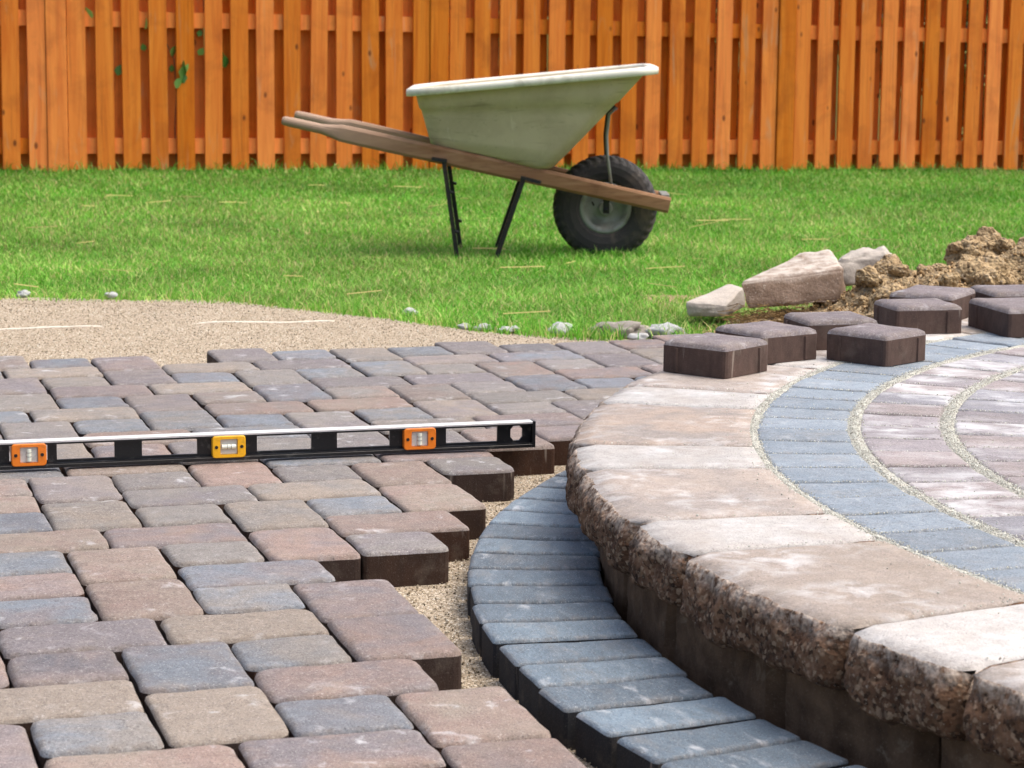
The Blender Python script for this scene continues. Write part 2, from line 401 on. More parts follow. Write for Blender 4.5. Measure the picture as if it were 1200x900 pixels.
def paver_mesh(out, t, cham, crown, seed, name, mats, parent, loc, rz, nib=None, tilt=(0, 0)):
    """out: outline; layers bottom, arris, chamfer, top"""
    n = len(out); V = []; mi = []; Fc = []; edge = []; sm = []
    cx = sum(p[0] for p in out)/n; cy = sum(p[1] for p in out)/n
    def ring(ins, z, e, nz=0.):
        b = len(V)
        for (x, y) in out:
            dx, dy = cx - x, cy - y; l = math.hypot(dx, dy)
            k = min(ins/l, .9)
            zz = z + nz*mnoise.noise(Vector((x*40, y*40, seed*3.1)))
            V.append((x + dx*k, y + dy*k, zz)); edge.append(e)
        return b
    L = [ring(0, -t, 0), ring(0, -cham, .4), ring(0, -cham, .7), ring(cham*.30, -cham*.38, 1., .0014), ring(cham*.95, -cham*.08, .8, .0012), ring(cham*1.5, crown*.5, .3, .0008), ring(cham*4.5, crown, 0, .0006)]
    for j in (0, *range(2, len(L)-1)):
        for k in range(n):
            k2 = (k+1) % n
            Fc.append((L[j]+k, L[j]+k2, L[j+1]+k2, L[j+1]+k)); mi.append(1 if j == 0 else 0); sm.append(j > 0)
    V.append((cx, cy, crown)); edge.append(0); ci = len(V)-1
    for k in range(n): Fc.append((L[-1]+k, L[-1]+(k+1) % n, ci)); mi.append(0); sm.append(True)
    Fc.append(tuple(L[0]+k for k in range(n-1, -1, -1))); mi.append(1); sm.append(False)
    if nib:
        for (x, y, nx, ny, hw) in nib:     # cast spacer ribs down the sides
            b = len(V); tx, ty = -ny*hw, nx*hw; o = .0035
            for z in (-t+.002, -cham-.003):
                for (a, q) in ((-1, -.002), (-.4, o), (.4, o), (1, -.002)):
                    V.append((x + tx*a + nx*q, y + ty*a + ny*q, z)); edge.append(.3)
            for k in range(3): Fc.append((b+k, b+k+1, b+4+k+1, b+4+k)); mi.append(1); sm.append(False)
            Fc.append((b+4, b+5, b+6, b+7)); mi.append(1); sm.append(False)
    o = mesh_obj(name, V, Fc, mats, parent, loc, sm, mi, {'edge': edge})
    o.rotation_euler = (tilt[0], tilt[1], rz)
    return o

PAL = {'t': (148, 137, 125), 'g': (135, 131, 127), 'b': (121, 130, 140), 'p': (125, 119, 122), 'r': (146, 126, 117), 'd': (99, 99, 106)}
def tint(o, a, b=None, side=(66, 47, 38), var=6):
    f = random.uniform(.93, 1.06)
    a = tuple(min(255, x*f) for x in a); b = b or a
    b = tuple(min(255, x*f) for x in b)
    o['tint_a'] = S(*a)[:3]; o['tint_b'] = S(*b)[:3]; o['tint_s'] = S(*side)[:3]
# ------------------------------------------------------------------ laid paving
U0, V0, TH, HU = .4326, 2.1942, .3016, .07
cT, sT = math.cos(TH), math.sin(TH)
def grid(u, v):
    u, v = u + U0, v + V0
    return Vector(((u*cT - v*sT)*HU, (u*sT + v*cT)*HU, 0))
KNOWN = {}
for row in """3,39 d;2,37 tt;3,35 bg;1,35 p;3,33 tr;5,39 pb;5,36 tt;7,39 bg;7,37 pr;7,35 b;6,33 rp;9,43 pr;9,40 pr;9,35 tr;9,32 r;3,47 b;2,45 r;3,43 pb;5,47 tr;5,44 r;3,41 p;6,41 t;7,43 bg;7,45 bp;7,47 g;3,55 gr;2,53 rt;3,51 b;5,55 p;5,52 gt;3,49 tr;6,49 pr;7,55 g;7,53 gp;7,51 g;9,56 r;11,55 g;10,53 gt;9,51 gt;9,48 pr;11,51 b;11,49 r;11,47 gp;13,55 r;13,52 tr;15,55 pg;7,75 bp;9,75 p;6,73 tg;5,71 p;5,68 g;7,71 g;7,69 p;7,67 b;9,72 p;10,73 g;11,71 b;10,69 tg;3,65 b;6,65 tg;5,63 g;7,63 b;6,61 t;9,67 p;9,64 gb;11,67 g;11,65 r;11,63 bd;10,61 gb;13,71 g;13,68 bp;14,73 p;15,75 b;17,75 g;15,71 bg;17,72 bg;15,69 p;15,67 rg;14,65 tr;13,63 pg;15,63 bg;19,75 b;19,73 p;21,76 p;23,75 d;22,73 bp;19,71 g;21,71 rg;18,69 p;17,67 g;17,64 tp;19,67 g;19,65 g;19,63 g;21,68 pb;18,61 p;25,75 p;25,72 p;23,71 g;23,69 rp;27,75 rp;23,67 b;21,63 p""".replace('\n', '').split(';'):
    k, v = row.split(' '); KNOWN[tuple(int(q) for q in k.split(','))] = v
pavement = empty('pavement', (0, 0, 0)); tag(pavement, kind='structure')
BASE = [('D', 5, 55), ('D', 5, 52), ('S', 7, 55), ('W', 7, 53), ('S', 7, 51), ('W', 6, 49)]
DIM = {'S': (2, 2), 'W': (3, 2), 'D': (2, 3)}
BC = Vector((1.8543, 3.3333, 0)); BR = 1.914          # slate edging course: centre and outer radius
PC = Vector((2.30, 3.55, 0)); HC = .13                # raised patio: centre, height of its top
cells = set()
for i in range(-12, 16):
    for j in range(-10, 12):
        for t_, u, v in BASE: cells.add((t_, u + 4*i, v + 4*i + 8*j))
for t_, u, v in sorted(cells):
    w, d = DIM[t_]
    if v > 76 or (t_, u, v) == ('S', 11, 75) or v < 26: continue
    c = grid(u + w/2, v - d/2)
    if c.x < -.27*c.y - .35 or c.x > 1.2 or c.y < 1.95: continue
    cor = [grid(a, b) for a, b in ((u, v), (u+w, v), (u, v-d), (u+w, v-d))]
    if min((q - BC).length for q in cor) < BR + .01: continue
    if min((q - PC).length for q in cor) < 2.23: continue
    seed = u*131 + v*17
    random.seed(seed)
    gu, gv = random.uniform(.0035, .0055), random.uniform(.0070, .0100)
    out = outline(w*HU - gu, d*HU - gv, random.uniform(.009, .016), .0032, 6, 4, seed)
    near = c.y < 3.2
    lift = random.gauss(0, .0008)
    o = paver_mesh(out, .060, random.uniform(.0055, .0080), .0006, seed, 'paver', [M_TOP, M_SIDE], pavement,
                   (c.x + random.gauss(0, .0008), c.y + random.gauss(0, .0008), lift - .001), TH + random.gauss(0, .006), tilt=(random.gauss(0, .004), random.gauss(0, .004)))
    kc = KNOWN.get((u, v)) or random.choice(['g', 'p', 'b', 't', 'r', 'gp', 'pr', 'tg', 'bg'])
    sh_ = random.uniform(-14, 12); a = PAL[kc[0]]; b = PAL[kc[1]] if len(kc) > 1 else tuple(.45*x + .55*y_ + sh_*.5 for x, y_ in zip(a, PAL[random.choice('tgpr' if kc != 'b' else 'gpd')]))
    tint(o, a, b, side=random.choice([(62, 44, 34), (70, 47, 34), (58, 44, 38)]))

# ------------------------------------------------------------------ slate edging course
def wedge(a0, a1, ri, ro, gap, C, nr=6):
    """outline of a radial paver in its own frame (x along the radius), origin at its middle"""
    am = (a0 + a1)/2; rm = (ri + ro)/2; ho = ro*(a1 - a0)/2 - gap/2; hi = ri*(a1 - a0)/2 - gap/2; L = ro - ri
    P = []
    def seg(p, q, k):
        for i in range(k): t = i/k; P.append((p[0]+(q[0]-p[0])*t, p[1]+(q[1]-p[1])*t))
    r = .004
    seg((-L/2, -hi+r), (-L/2+r, -hi), 1); seg((-L/2+r, -hi), (L/2-r, -ho), nr); seg((L/2-r, -ho), (L/2, -ho+r), 1)
    seg((L/2, -ho+r), (L/2, ho-r), 3); seg((L/2, ho-r), (L/2-r, ho), 1); seg((L/2-r, ho), (-L/2+r, hi), nr); seg((-L/2+r, hi), (-L/2, hi-r), 1); seg((-L/2, hi-r), (-L/2, -hi+r), 3)
    P = [(x + .0007*mnoise.noise(Vector((x*30, y*30, am*50))), y + .0007*mnoise.noise(Vector((x*30, y*30, am*50+9)))) for x, y in P]
    return P, Vector((C.x + rm*math.cos(am), C.y + rm*math.sin(am), 0)), am
edging = empty('edging_course', (-.06, 3.33, -.06))
tag(edging, 'curved row of dark slate blue edging pavers round the foot of the raised step', 'edging')
st = math.radians(3.075)
for k in range(-10, 13):
    a0 = math.radians(180.05) + k*st
    random.seed(900 + k)
    jr = random.gauss(0, .0022); P, c, am = wedge(a0, a0 + st, BR - .193 + jr, BR + jr, .0125, BC)
    c.z = -.006 + random.gauss(0, .0007)
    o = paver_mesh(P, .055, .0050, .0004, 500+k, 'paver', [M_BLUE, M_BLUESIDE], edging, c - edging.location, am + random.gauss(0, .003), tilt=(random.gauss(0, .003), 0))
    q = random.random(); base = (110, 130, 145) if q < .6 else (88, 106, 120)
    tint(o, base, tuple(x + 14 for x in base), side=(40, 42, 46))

# ------------------------------------------------------------------ raised round patio
patio = empty('raised_patio', (PC.x, PC.y, -.06))
tag(patio, 'raised round patio step of rough split stone caps enclosing rings of pavers', 'patio')
PL = patio.location
R_CAP_O, R_CAP_I = 2.197, 1.925
JOINTS = [118.5, 123.5, 133.4, 138.4, 148.2, 153.0, 162.8, 167.9, 178.5, 183.7, 193.3, 198.3, 208.3, 213.3, 223.2, 228.2]
def cap_stone(a0, a1, idx, small):
    a0, a1 = math.radians(a0), math.radians(a1); W = (a1 - a0)*R_CAP_O; am = (a0 + a1)/2
    na = max(12, int(W/.0042)); nz = 24; nt = 10; H = .076
    fine = 166 < math.degrees(am) < 226
    if not fine: na, nz = max(8, na//3), 9
    rows = []     # each row: list of (pos, edge, material)
    def end(x):   # distance to nearest end, metres
        return min(x, 1-x)*W
    gap = .0044/R_CAP_O
    prof = []
    for i in range(nt+1): prof.append(('t', i/nt))
    for i in range(1, nz+1): prof.append(('f', i/nz))
    prof += [('b', .5), ('b', 1.0)]
    V = []; E = []; mats = []
    for kind, s in prof:
        for i in range(na+1):
            x = i/na; a = a0 + gap + (a1 - a0 - 2*gap)*x
            de = end(x)
            groove = .030*math.exp(-(de/.0075)**1.0)           # rounded vertical arrises
            wig = .006*fbm((a*9, idx*3.7, 0), 3.0, 4) + .004*fbm((a*40, idx, 5), 4.0, 3)
            if kind == 't':
                r = R_CAP_I + (R_CAP_O + wig - groove*.7 - R_CAP_I)*s
                z = HC - (.005*max(0, (s - .93)/.07)**2 + (.006*math.exp(-de/.004) if s > .1 else .003*math.exp(-de/.006))) + .0010*fbm((r*6, a*12, idx), 1.5, 3)
                e = max(0, (s - .88)/.12)
                if s > .97: z -= .004*abs(fbm((a*12, 3, idx), 4, 3))
            elif kind == 'f':
                p = Vector((a*R_CAP_O*1.0, s*H, idx*5.1))
                bulge = .013*math.sin(math.pi*min(1, s*1.0))**.8 * (1 - .3*s) + .010*s
                vd = mnoise.voronoi(p*48)[0]; vd2 = mnoise.voronoi((p + Vector((3, 3, 3)))*95)[0]
                rel = .009*fbm(p, 13, 3) + .007*(vd[0] - .45) + .004*(vd2[0] - .45) + .0012*fbm(p, 160, 2)
                fall = min(1, s*6)
                r = R_CAP_O + wig*(1-s) + bulge*.8 + rel*fall - groove - .012*max(0, (s-.86)/.14)**2
                z = HC - .005 - s*H - .012*fbm((a*18, idx, 9), 2.5, 3)*s + .002*fbm(p, 60, 2)*fall
                e = max(0, 1 - s*3.2)
            else:
                r = R_CAP_O - .02 - (R_CAP_O - R_CAP_I - .02)*s; z = HC - .005 - H + .004; e = 0
            V.append((PC.x + r*math.cos(a) - PL.x, PC.y + r*math.sin(a) - PL.y, z - PL.z)); E.append(e)
    n = na+1; Fc = []; mi = []
    for j in range(len(prof)-1):
        for i in range(na):
            Fc.append((j*n+i, j*n+i+1, (j+1)*n+i+1, (j+1)*n+i)); mi.append(0 if j < nt else 1)
    for i0 in (0, na):
        loop = [j*n+i0 for j in range(len(prof))]
        Fc.append(tuple(loop if i0 == 0 else loop[::-1])); mi.append(1)
    # back face
    Fc.append(tuple([(len(prof)-1)*n+i for i in range(na, -1, -1)] + [i for i in range(na+1)])); mi.append(0)
    sm = [True]*len(mi)
    o = mesh_obj('cap_stone', V, Fc, [M_CAP, M_ROUGH], patio, (0, 0, 0), sm, mi, {'edge': E})
    bm = bmesh.new(); bm.from_mesh(o.data); bmesh.ops.recalc_face_normals(bm, faces=bm.faces); bm.to_mesh(o.data); bm.free()
    if small: tint(o, (194, 193, 191), (180, 175, 170))
    else: tint(o, random.choice([(168, 156, 146), (174, 157, 143), (162, 154, 148)]), random.choice([(150, 142, 136), (160, 148, 136)]))
random.seed(5)
for i in range(len(JOINTS)-1):
    small = (JOINTS[i+1] - JOINTS[i]) < 7
    cap_stone(JOINTS[i], JOINTS[i+1], i, small)
# course of wall blocks under the caps
def wall_block(a0, a1, idx):
    a0, a1 = math.radians(a0), math.radians(a1); R = 2.172; na, nz = 16, 8; V = []; Fc = []
    zt, zb = HC - .074, -.058
    for j in range(nz+1):
        for i in range(na+1):
            x = i/na; a = a0 + (a1 - a0)*(.012 + .976*x); s = j/nz; W = (a1 - a0)*R
            de = min(x, 1-x)*W
            r = R + .006*fbm((a*R, s*.12, idx), 14, 4) - .020*math.exp(-de/.006) - .005*math.exp(-min(s, 1-s)*.13/.006)
            V.append((PC.x + r*math.cos(a) - PL.x, PC.y + r*math.sin(a) - PL.y, zt + (zb - zt)*s - PL.z))
    n = na+1
    for i in range(na+1):
        a = a0 + (a1 - a0)*(.012 + .976*i/na)
        for z in (zt, zb): V.append((PC.x + 1.98*math.cos(a) - PL.x, PC.y + 1.98*math.sin(a) - PL.y, z - PL.z))
    b = (nz+1)*n
    for j in range(nz):
        for i in range(na): Fc.append((j*n+i, j*n+i+1, (j+1)*n+i+1, (j+1)*n+i))
    for i in range(na):
        Fc.append((i+1, i, b+2*i, b+2*i+2)); Fc.append((nz*n+i, nz*n+i+1, b+2*i+3, b+2*i+1)); Fc.append((b+2*i, b+2*i+1, b+2*i+3, b+2*i+2))
    Fc.append(tuple([j*n for j in range(nz+1)] + [b+1, b])); Fc.append(tuple([j*n+na for j in range(nz, -1, -1)] + [b+2*na, b+2*na+1]))
    mesh_obj('wall_block', V, Fc, M_WALL, patio, (0, 0, 0), False)
WJ = [120, 128, 136, 144, 152, 160, 168, 175.8, 183.2, 189.6, 195.6, 203.8, 211.4, 219.2, 227]
for i in range(len(WJ)-1): wall_block(WJ[i], WJ[i+1], i)
# rings of pavers on the top
def ring_of(ri, ro, step, phase, mats, colf, gap, seed0, lo=112, hi=222):
    k = 0; a = lo + phase
    while a < hi:
        random.seed(seed0 + k)
        A0, A1 = math.radians(a), math.radians(a + step); am = (A0 + A1)/2
        P, c, am = wedge(A0, A1, ri, ro, gap + random.uniform(-.0008, .0012), PC)
        px = c.x/c.y*F_PX + 600
        if px < 1290 and c.y > 1.9:
            c.z = HC - .001 + random.gauss(0, .0008)
            o = paver_mesh(P, .055, .0045, .0006, seed0 + k, 'paver', mats, patio, c - PL, am + random.gauss(0, .004))
            colf(o)
        a += step; k += 1
def c_blue(o): 
    f = random.uniform(-6, 8); tint(o, (130+f, 145+f, 158+f), (142+f, 155+f, 167+f), side=(60, 70, 80))
def c_ring(o):
    q = random.random()
    a = (150, 144, 148) if q < .4 else ((152, 152, 160) if q < .7 else (160, 150, 150))
    tint(o, a, tuple(x*.93 for x in a), side=(90, 80, 78))
ring_of(1.766, 1.913, 3.38, .78, [M_RBLUE, M_BLUESIDE], c_blue, .0075, 2000)
ring_of(1.616, 1.747, 3.95, .4, [M_RING, M_SIDE], c_ring, .008, 3000)
ring_of(1.467, 1.594, 4.3, 1.2, [M_RING, M_SIDE], c_ring, .009, 4000)
ring_of(1.320, 1.442, 4.8, 2.0, [M_RING, M_SIDE], c_ring, .009, 5000)
ring_of(1.170, 1.292, 5.4, .6, [M_RING, M_SIDE], c_ring, .009, 6000)
# jointing sand brushed between them
V = []; Fc = []
nr, na = 150, 420
for j in range(nr+1):
    r = 1.0 + (1.930 - 1.0)*j/nr
    for i in range(na+1):
        a = math.radians(112 + 112*i/na)
        x, y = PC.x + r*math.cos(a), PC.y + r*math.sin(a)
        g = min(abs(r - 1.919), abs(r - 1.755), abs(r - 1.604), abs(r - 1.456), abs(r-1.306))
        z = HC - .0068 + .0062*math.exp(-(g/.012)**2) + .0016*fbm((x, y, 1), 28, 3)
        V.append((x - PL.x, y - PL.y, z - PL.z))
for j in range(nr):
    for i in range(na): b = j*(na+1)+i; Fc.append((b, b+1, b+na+2, b+na+1))
js = mesh_obj('jointing_sand', V, Fc, M_JSAND, patio, (0, 0, 0), True); js['kind'] = 'stuff'
# infill under the pavers
V = [(0, 0, -.001), (0, 0, HC + .004)]; Fc = []
A = [math.radians(112 + 112*i/40) for i in range(41)]
V = [(q*math.cos(a), q*math.sin(a), z) for z in (-.001, HC - .012 + .06) for q in (.0, 1.96) for a in A]
n = 41
for i in range(40):
    Fc += [(n+i, n+i+1, 3*n+i+1, 3*n+i), (2*n+i, 2*n+i+1, 3*n+i+1, 3*n+i)]
fill = mesh_obj('base_infill', V, Fc, M_SAND, patio, (0, 0, 0), False); fill['kind'] = 'stuff'

# ------------------------------------------------------------------ grains of sand
OCT = np.array([(1, 0, 0), (-1, 0, 0), (0, 1, 0), (0, -1, 0), (0, 0, 1), (0, 0, -1)], float)
OCT_T = np.array([(0, 2, 4), (2, 1, 4), (1, 3, 4), (3, 0, 4), (2, 0, 5), (1, 2, 5), (3, 1, 5), (0, 3, 5)])
def grains(name, pts, smin, smax, cols, parent=None, off=(0, 0, 0), w=None):
    n = len(pts)
    sc = rng.uniform(smin, smax, (n, 1, 1))*rng.uniform(.6, 1.2, (n, 1, 3))
    a = rng.uniform(0, 6.283, n); ca, sa = np.cos(a), np.sin(a)
    v = OCT[None]*sc
    v = v + rng.normal(0, .18, v.shape)*sc
    tl = rng.uniform(-.6, .6, n)
    x = v[..., 0]*ca[:, None] - v[..., 1]*sa[:, None]; y = v[..., 0]*sa[:, None] + v[..., 1]*ca[:, None]; z = v[..., 2] + x*tl[:, None]*.5
    V = np.stack([x, y, z], -1) + (np.asarray(pts) - np.asarray(off))[:, None]
    T = (OCT_T[None] + (np.arange(n)*6)[:, None, None]).reshape(-1, 3)
    C = np.array([S(*c)[:3] for c in cols])[rng.choice(len(cols), n, p=w)]*rng.uniform(.75, 1.2, (n, 1))
    o = big_mesh(name, V.reshape(-1, 3), T, M_GRAIN, np.repeat(C, 6, 0), parent); o['kind'] = 'stuff'
    return o
SCOL = [(162, 149, 127), (138, 124, 102), (190, 180, 160), (92, 82, 66), (212, 207, 194)]
# bedding strip between paving and edging, and the open bed behind the paving
P = []
while len(P) < 11000:
    a = math.radians(random.uniform(150, 214)); r = BR + random.uniform(-.02, .55)
    x, y = BC.x + r*math.cos(a), BC.y + r*math.sin(a)
    P.append((x, y, -.054))
for i in range(24000):
    x = random.uniform(-1.9, .6); y = 5.3 + 1.7*random.random()
    if y < edge_y(x) + .03: P.append((x, y, sand_z(x, y) + .001))
g_ = grains('sand_grains', P, .0009, .0023, SCOL, w=[.34, .3, .2, .1, .06])
JCOL = [(194, 195, 186), (176, 175, 164), (212, 213, 206), (140, 137, 127)]
P = []
for R, sg in ((1.919, .007), (1.756, .006), (1.605, .007), (1.456, .007), (1.306, .007)):
    for i in range(5200):
        a = math.radians(random.uniform(138, 214)); r = R + random.gauss(0, sg)
        P.append((PC.x + r*math.cos(a), PC.y + r*math.sin(a), HC - .0005))
for i in range(4500):
    a = math.radians(random.uniform(138, 214)); r = random.uniform(1.25, 1.93)
    stp, ph, R0 = ((3.38, .78, 1.76), (3.95, .4, 1.61), (4.3, 1.2, 1.46), (4.8, 2.0, 1.3))[0 if r > 1.76 else 1 if r > 1.61 else 2 if r > 1.46 else 3]
    k = round((math.degrees(a) - 112 - ph)/stp); a = math.radians(112 + ph + k*stp) + random.gauss(0, .0028)/r
    P.append((PC.x + r*math.cos(a), PC.y + r*math.sin(a), HC - .0008))
for i in range(700):        # strays on the caps and pavers, and in the cap joints
    if i < 420:
        a = math.radians(random.uniform(150, 214)); r = random.choice((random.uniform(1.25, 1.93), 1.92 + abs(random.gauss(0, .04))))
    else:
        a = math.radians(random.choice(JOINTS[4:14])) + random.gauss(0, .007)/2.0; r = random.uniform(1.93, 2.17)
    P.append((PC.x + r*math.cos(a), PC.y + r*math.sin(a), HC + .0008))
grains('joint_sand_grains', P, .0006, .0015, JCOL, patio, PL, w=[.4, .3, .2, .1])

# ------------------------------------------------------------------ loose pavers on the step
def loose(px, ang, label, w=.145, d=.143, z=HC + .0005, size_z=.060):
    """px: pixel of its nearest bottom corner on the step; ang: heading of its right-hand face"""
    c = px if isinstance(px, Vector) else at_z(px[0], px[1], z)
    a = math.radians(ang); ux = Vector((math.cos(a), math.sin(a), 0)); uy = Vector((-ux.y, ux.x, 0))
    ctr = c + ux*w/2 + uy*d/2
    seed = int(ang*10) + int(c.x*1000)
    random.seed(seed)
    out = outline(w, d, .007, .0010, 5, 3, seed)
    nib = []
    for t in (.27,):
        nib += [(w*t, -d/2, 0, -1, .005), (w*t, d/2, 0, 1, .005), (-w/2, d*t, -1, 0, .005), (w/2, d*t, 1, 0, .005)]
    o = paver_mesh(out, size_z, .0100, .0025, seed, 'loose_paver', [M_TOP, M_SIDE], None, (ctr.x, ctr.y, z + size_z), a, nib)
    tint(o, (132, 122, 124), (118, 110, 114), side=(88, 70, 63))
    tag(o, label, 'paver', 'loose pavers set on the raised step')
    return o
loose((850, 444.3), 51, 'dark brown paver at the rounded cap edge beside the laid paving')
loose(Vector((.478, 4.456, HC+.0005)), 36, 'brown paver tucked behind the one at the cap edge, its front corner hidden')
loose((1037.8, 430.1), 46, 'brown paver lying across the slate blue ring with its corner forward', .136)
loose(Vector((.588, 4.655, HC+.0005)), 15, 'low brown paver squeezed between three others in front of the tan block', .155, .135)
loose(Vector((.806, 4.905, HC+.0005)), 14, 'brown paver with its long face forward before the heap of dirt', .152, .13)
loose(Vector((.958, 5.10, HC+.0005)), 62, 'brown paver half hidden behind others directly under the dirt heap', .18, .145)
loose((1181, 396), 14, 'dark paver at the inner ring with a big shaded left face', .15, .20)
loose(Vector((1.066, 5.18, HC+.0005)), 12, 'paver showing only a strip of its top in front of the dirt heap', .20, .145)

# ------------------------------------------------------------------ spirit level
LP0 = at_z(0, 553, 0); LP1 = at_z(627, 526, 0); LDIR = (LP1 - LP0).normalized(); LNOR = Vector((-LDIR.y, LDIR.x, 0))
level = empty('spirit_level', LP0 + Vector((0, 0, .0035)))
level.rotation_euler.z = math.atan2(LDIR.y, LDIR.x)
tag(level, 'long black spirit level with orange and yellow vial windows lying across the paving', 'spirit level')
S0, S1, LH, LW = -.169, .963, .0485, .0215       # along the level, height, flange width (local x, z, y)
fl = .0042
mb = MB(); mb.box((S0, -.003, LH - fl), (S1, LW - .003, LH)); mb.build('top_flange', M_ALU, level, bevel=.0006, seg=1)
mb = MB(); mb.box((S0, -.003, 0), (S1, LW - .003, fl + .002)); mb.build('bottom_flange', M_LBLACK, level, bevel=.0006, seg=1)
# web with hand holes
holes = []
for a, b in ((.0979, .1974), (.2452, .3423), (.4488, .5472), (.5939, .6912), (.796, .893)): holes.append((a, b))
mid = .3969
holes.append((2*mid - .893 , 2*mid - .796))
vial = [(2*mid - .7755 - .0015, 2*mid - .7132 + .0015), (.3668 + .002, .4271 - .002), (.7132 + .002, .7755 - .002)]
endh = [(.918, .941), (2*mid - .941, 2*mid - .918)]
xs = sorted(holes + [(a, b) for a, b in vial] + endh)
mb = MB(); y0, y1 = .0075, .0125; zl, zh = .0122, .0402
def web(a, b, z0, z1): mb.box((a, y0, z0), (b, y1, z1))
cur = S0
for a, b in xs:
    web(cur, a, zl, zh); cur = b
web(cur, S1, zl, zh); web(S0, S1, fl + .002, zl); web(S0, S1, zh, LH - fl)
webo = mb.build('web', M_LBLACK, level)
mb = MB()     # raised ribs at the inner edge of the flanges and at the ends
mb.box((S0, -.0025, LH - fl - .003), (S1, .0076, LH - fl)); mb.build('upper_lip', M_LBLACK, level)
mb = MB(); mb.box((S0, -.0025, fl + .002), (S1, .0076, fl + .0042)); mb.build('lower_lip', M_LBLACK, level)
for a, b in ((S0, S0 + .006), (S1 - .006, S1)):
    mb = MB(); mb.box((a, -.0036, -.0002), (b, LW - .0024, LH + .0003)); mb.build('end_cap', M_LBLACK, level, bevel=.001)
for a, b in endh:      # hang hole corners
    mb = MB()
    for (x0, x1) in ((a, a + .006), (b - .006, b)):
        out_ = x0 == a
        for z0, z1, t in ((zh - .007, zh, 1), (zl, zl + .007, -1)):
            q = [(x0 if out_ else x1, 0, zh if t > 0 else zl), (x1 if out_ else x0, 0, zh if t > 0 else zl), (x0 if out_ else x1, 0, z0 if t > 0 else z1)]
            V_ = [Vector((p[0], y, p[2])) for y in (y0, y1) for p in q]
            mb.add(V_, [(0, 1, 2), (5, 4, 3), (0, 3, 4, 1), (1, 4, 5, 2), (2, 5, 3, 0)])
    mb.build('hang_hole_corner', M_LBLACK, level)
def rrect(x0, x1, z0, z1, r, y, n=4):
    P = []
    for cx, cz, a0 in ((x1-r, z0+r, -90), (x1-r, z1-r, 0), (x0+r, z1-r, 90), (x0+r, z0+r, 180)):
        for i in range(n): a = math.radians(a0 + 90*i/(n-1)); P.append(Vector((cx + r*math.cos(a), y, cz + r*math.sin(a))))
    return P
for k, (a, b) in enumerate(vial):
    cx = (a + b)/2; mat = M_YELLOW if k == 1 else M_ORANGE
    x0, x1, z0, z1 = cx - .0298, cx + .0298, .0045, .0445
    wx, wz0, wz1 = .0155, .0105, .0385
    yf, yb = -.0045, .0225
    mb = MB()
    O = rrect(x0, x1, z0, z1, .006, yf); I = rrect(cx-wx, cx+wx, wz0, wz1, .002, yf); n = len(O)
    O2 = [p + Vector((0, yb-yf, 0)) for p in O]; I2 = [p + Vector((0, yb-yf, 0)) for p in I]
    Oe = [p*1 for p in O]; 
    for p in Oe: p.y = yf + .002
    Oi = rrect(x0+.0015, x1-.0015, z0+.0015, z1-.0015, .005, yf)
    V_ = Oi + Oe + O2 + I + I2; Fc = []
    for i in range(n):
        j = (i+1) % n
        Fc += [(i, j, n+j, n+i), (n+i, n+j, 2*n+j, 2*n+i), (3*n+i, 3*n+j, j, i), (3*n+j, 3*n+i, 4*n+i, 4*n+j), (2*n+i, 2*n+j, 4*n+j, 4*n+i)]
    mb.add(V_, Fc); h_ = mb.build('vial_holder', mat, level)
    h_['label'] = 'yellow vial holder at the centre of the level' if k == 1 else 'orange plumb vial holder'
    mb = MB(); mb.box((cx-wx+.0002, yf+.004, wz0+.0002), (cx+wx-.0002, yb-.004, wz1-.0002)); mb.build('vial_block', M_CLEAR, h_, bevel=.001)
    mb = MB()
    if k == 1: mb.tube([(cx-.0125, yf+.0035, .0245), (cx+.0125, yf+.0035, .0245)], .0045, 12)
    else: mb.tube([(cx, yf+.0035, .0135), (cx, yf+.0035, .0355)], .0045, 12)
    mb.build('vial', M_VIAL, h_, smooth=False)
    for q in (-.0035, .0035):
        mb = MB()
        if k == 1: mb.tube([(cx+q, yf+.0035, .0245), (cx+q+.0007, yf+.0035, .0245)], .0048, 12)
        else: mb.tube([(cx, yf+.0035, .0245+q), (cx, yf+.0035, .0245+q+.0007)], .0048, 12)
        mb.build('vial_line', M_MARK, h_)
    for q in (-.0225, .0225):
        mb = MB(); mb.tube([(cx+q, yf-.0008, .0245), (cx+q, yf+.001, .0245)], .003, 12); mb.build('screw', M_BLACKM, h_)

# ------------------------------------------------------------------ wheelbarrow
GY = 8.95
base = Vector((.05, GY, float(lawn_z(.05, GY))))
wb = empty('wheelbarrow', base)
tag(wb, 'wheelbarrow with pale green plastic tray and weathered wooden handles parked on the grass', 'wheelbarrow')
def mir(p): return Vector((p.x, 2*GY - p.y, p.z))
def rect_loop(xl, xr, hw, zl, zr, r, n=6):
    P = []
    for cx, cy, a0 in ((xr-r, -hw+r, -90), (xr-r, hw-r, 0), (xl+r, hw-r, 90), (xl+r, -hw+r, 180)):
        for i in range(n):
            a = math.radians(a0 + 90*i/(n-1)); x = cx + r*math.cos(a); y = cy + r*math.sin(a)
            z = zl + (zr - zl)*(x - xl)/(xr - xl); P.append(Vector((x, GY + y, z)) - base)
    return P
rl, rr_ = at_y(475, 107, 8.65), at_y(779, 80.5, 8.65); bl_, br_ = at_y(505, 172, 8.75), at_y(643, 202, 8.77)
def lev_(t, off=0.):
    """tray section, t 0 floor .. 1 rim"""
    xl = bl_.x + (rl.x + .034 - bl_.x)*t; xr = br_.x + (rr_.x - .052 - br_.x)*t**.96
    zl = bl_.z + (rl.z - bl_.z)*t; zr = br_.z + (rr_.z - br_.z)*t
    hw = .195 + (.282 - .195)*t
    return xl - off, xr + off, hw + off, zl, zr, .055 + .03*t
outer = []
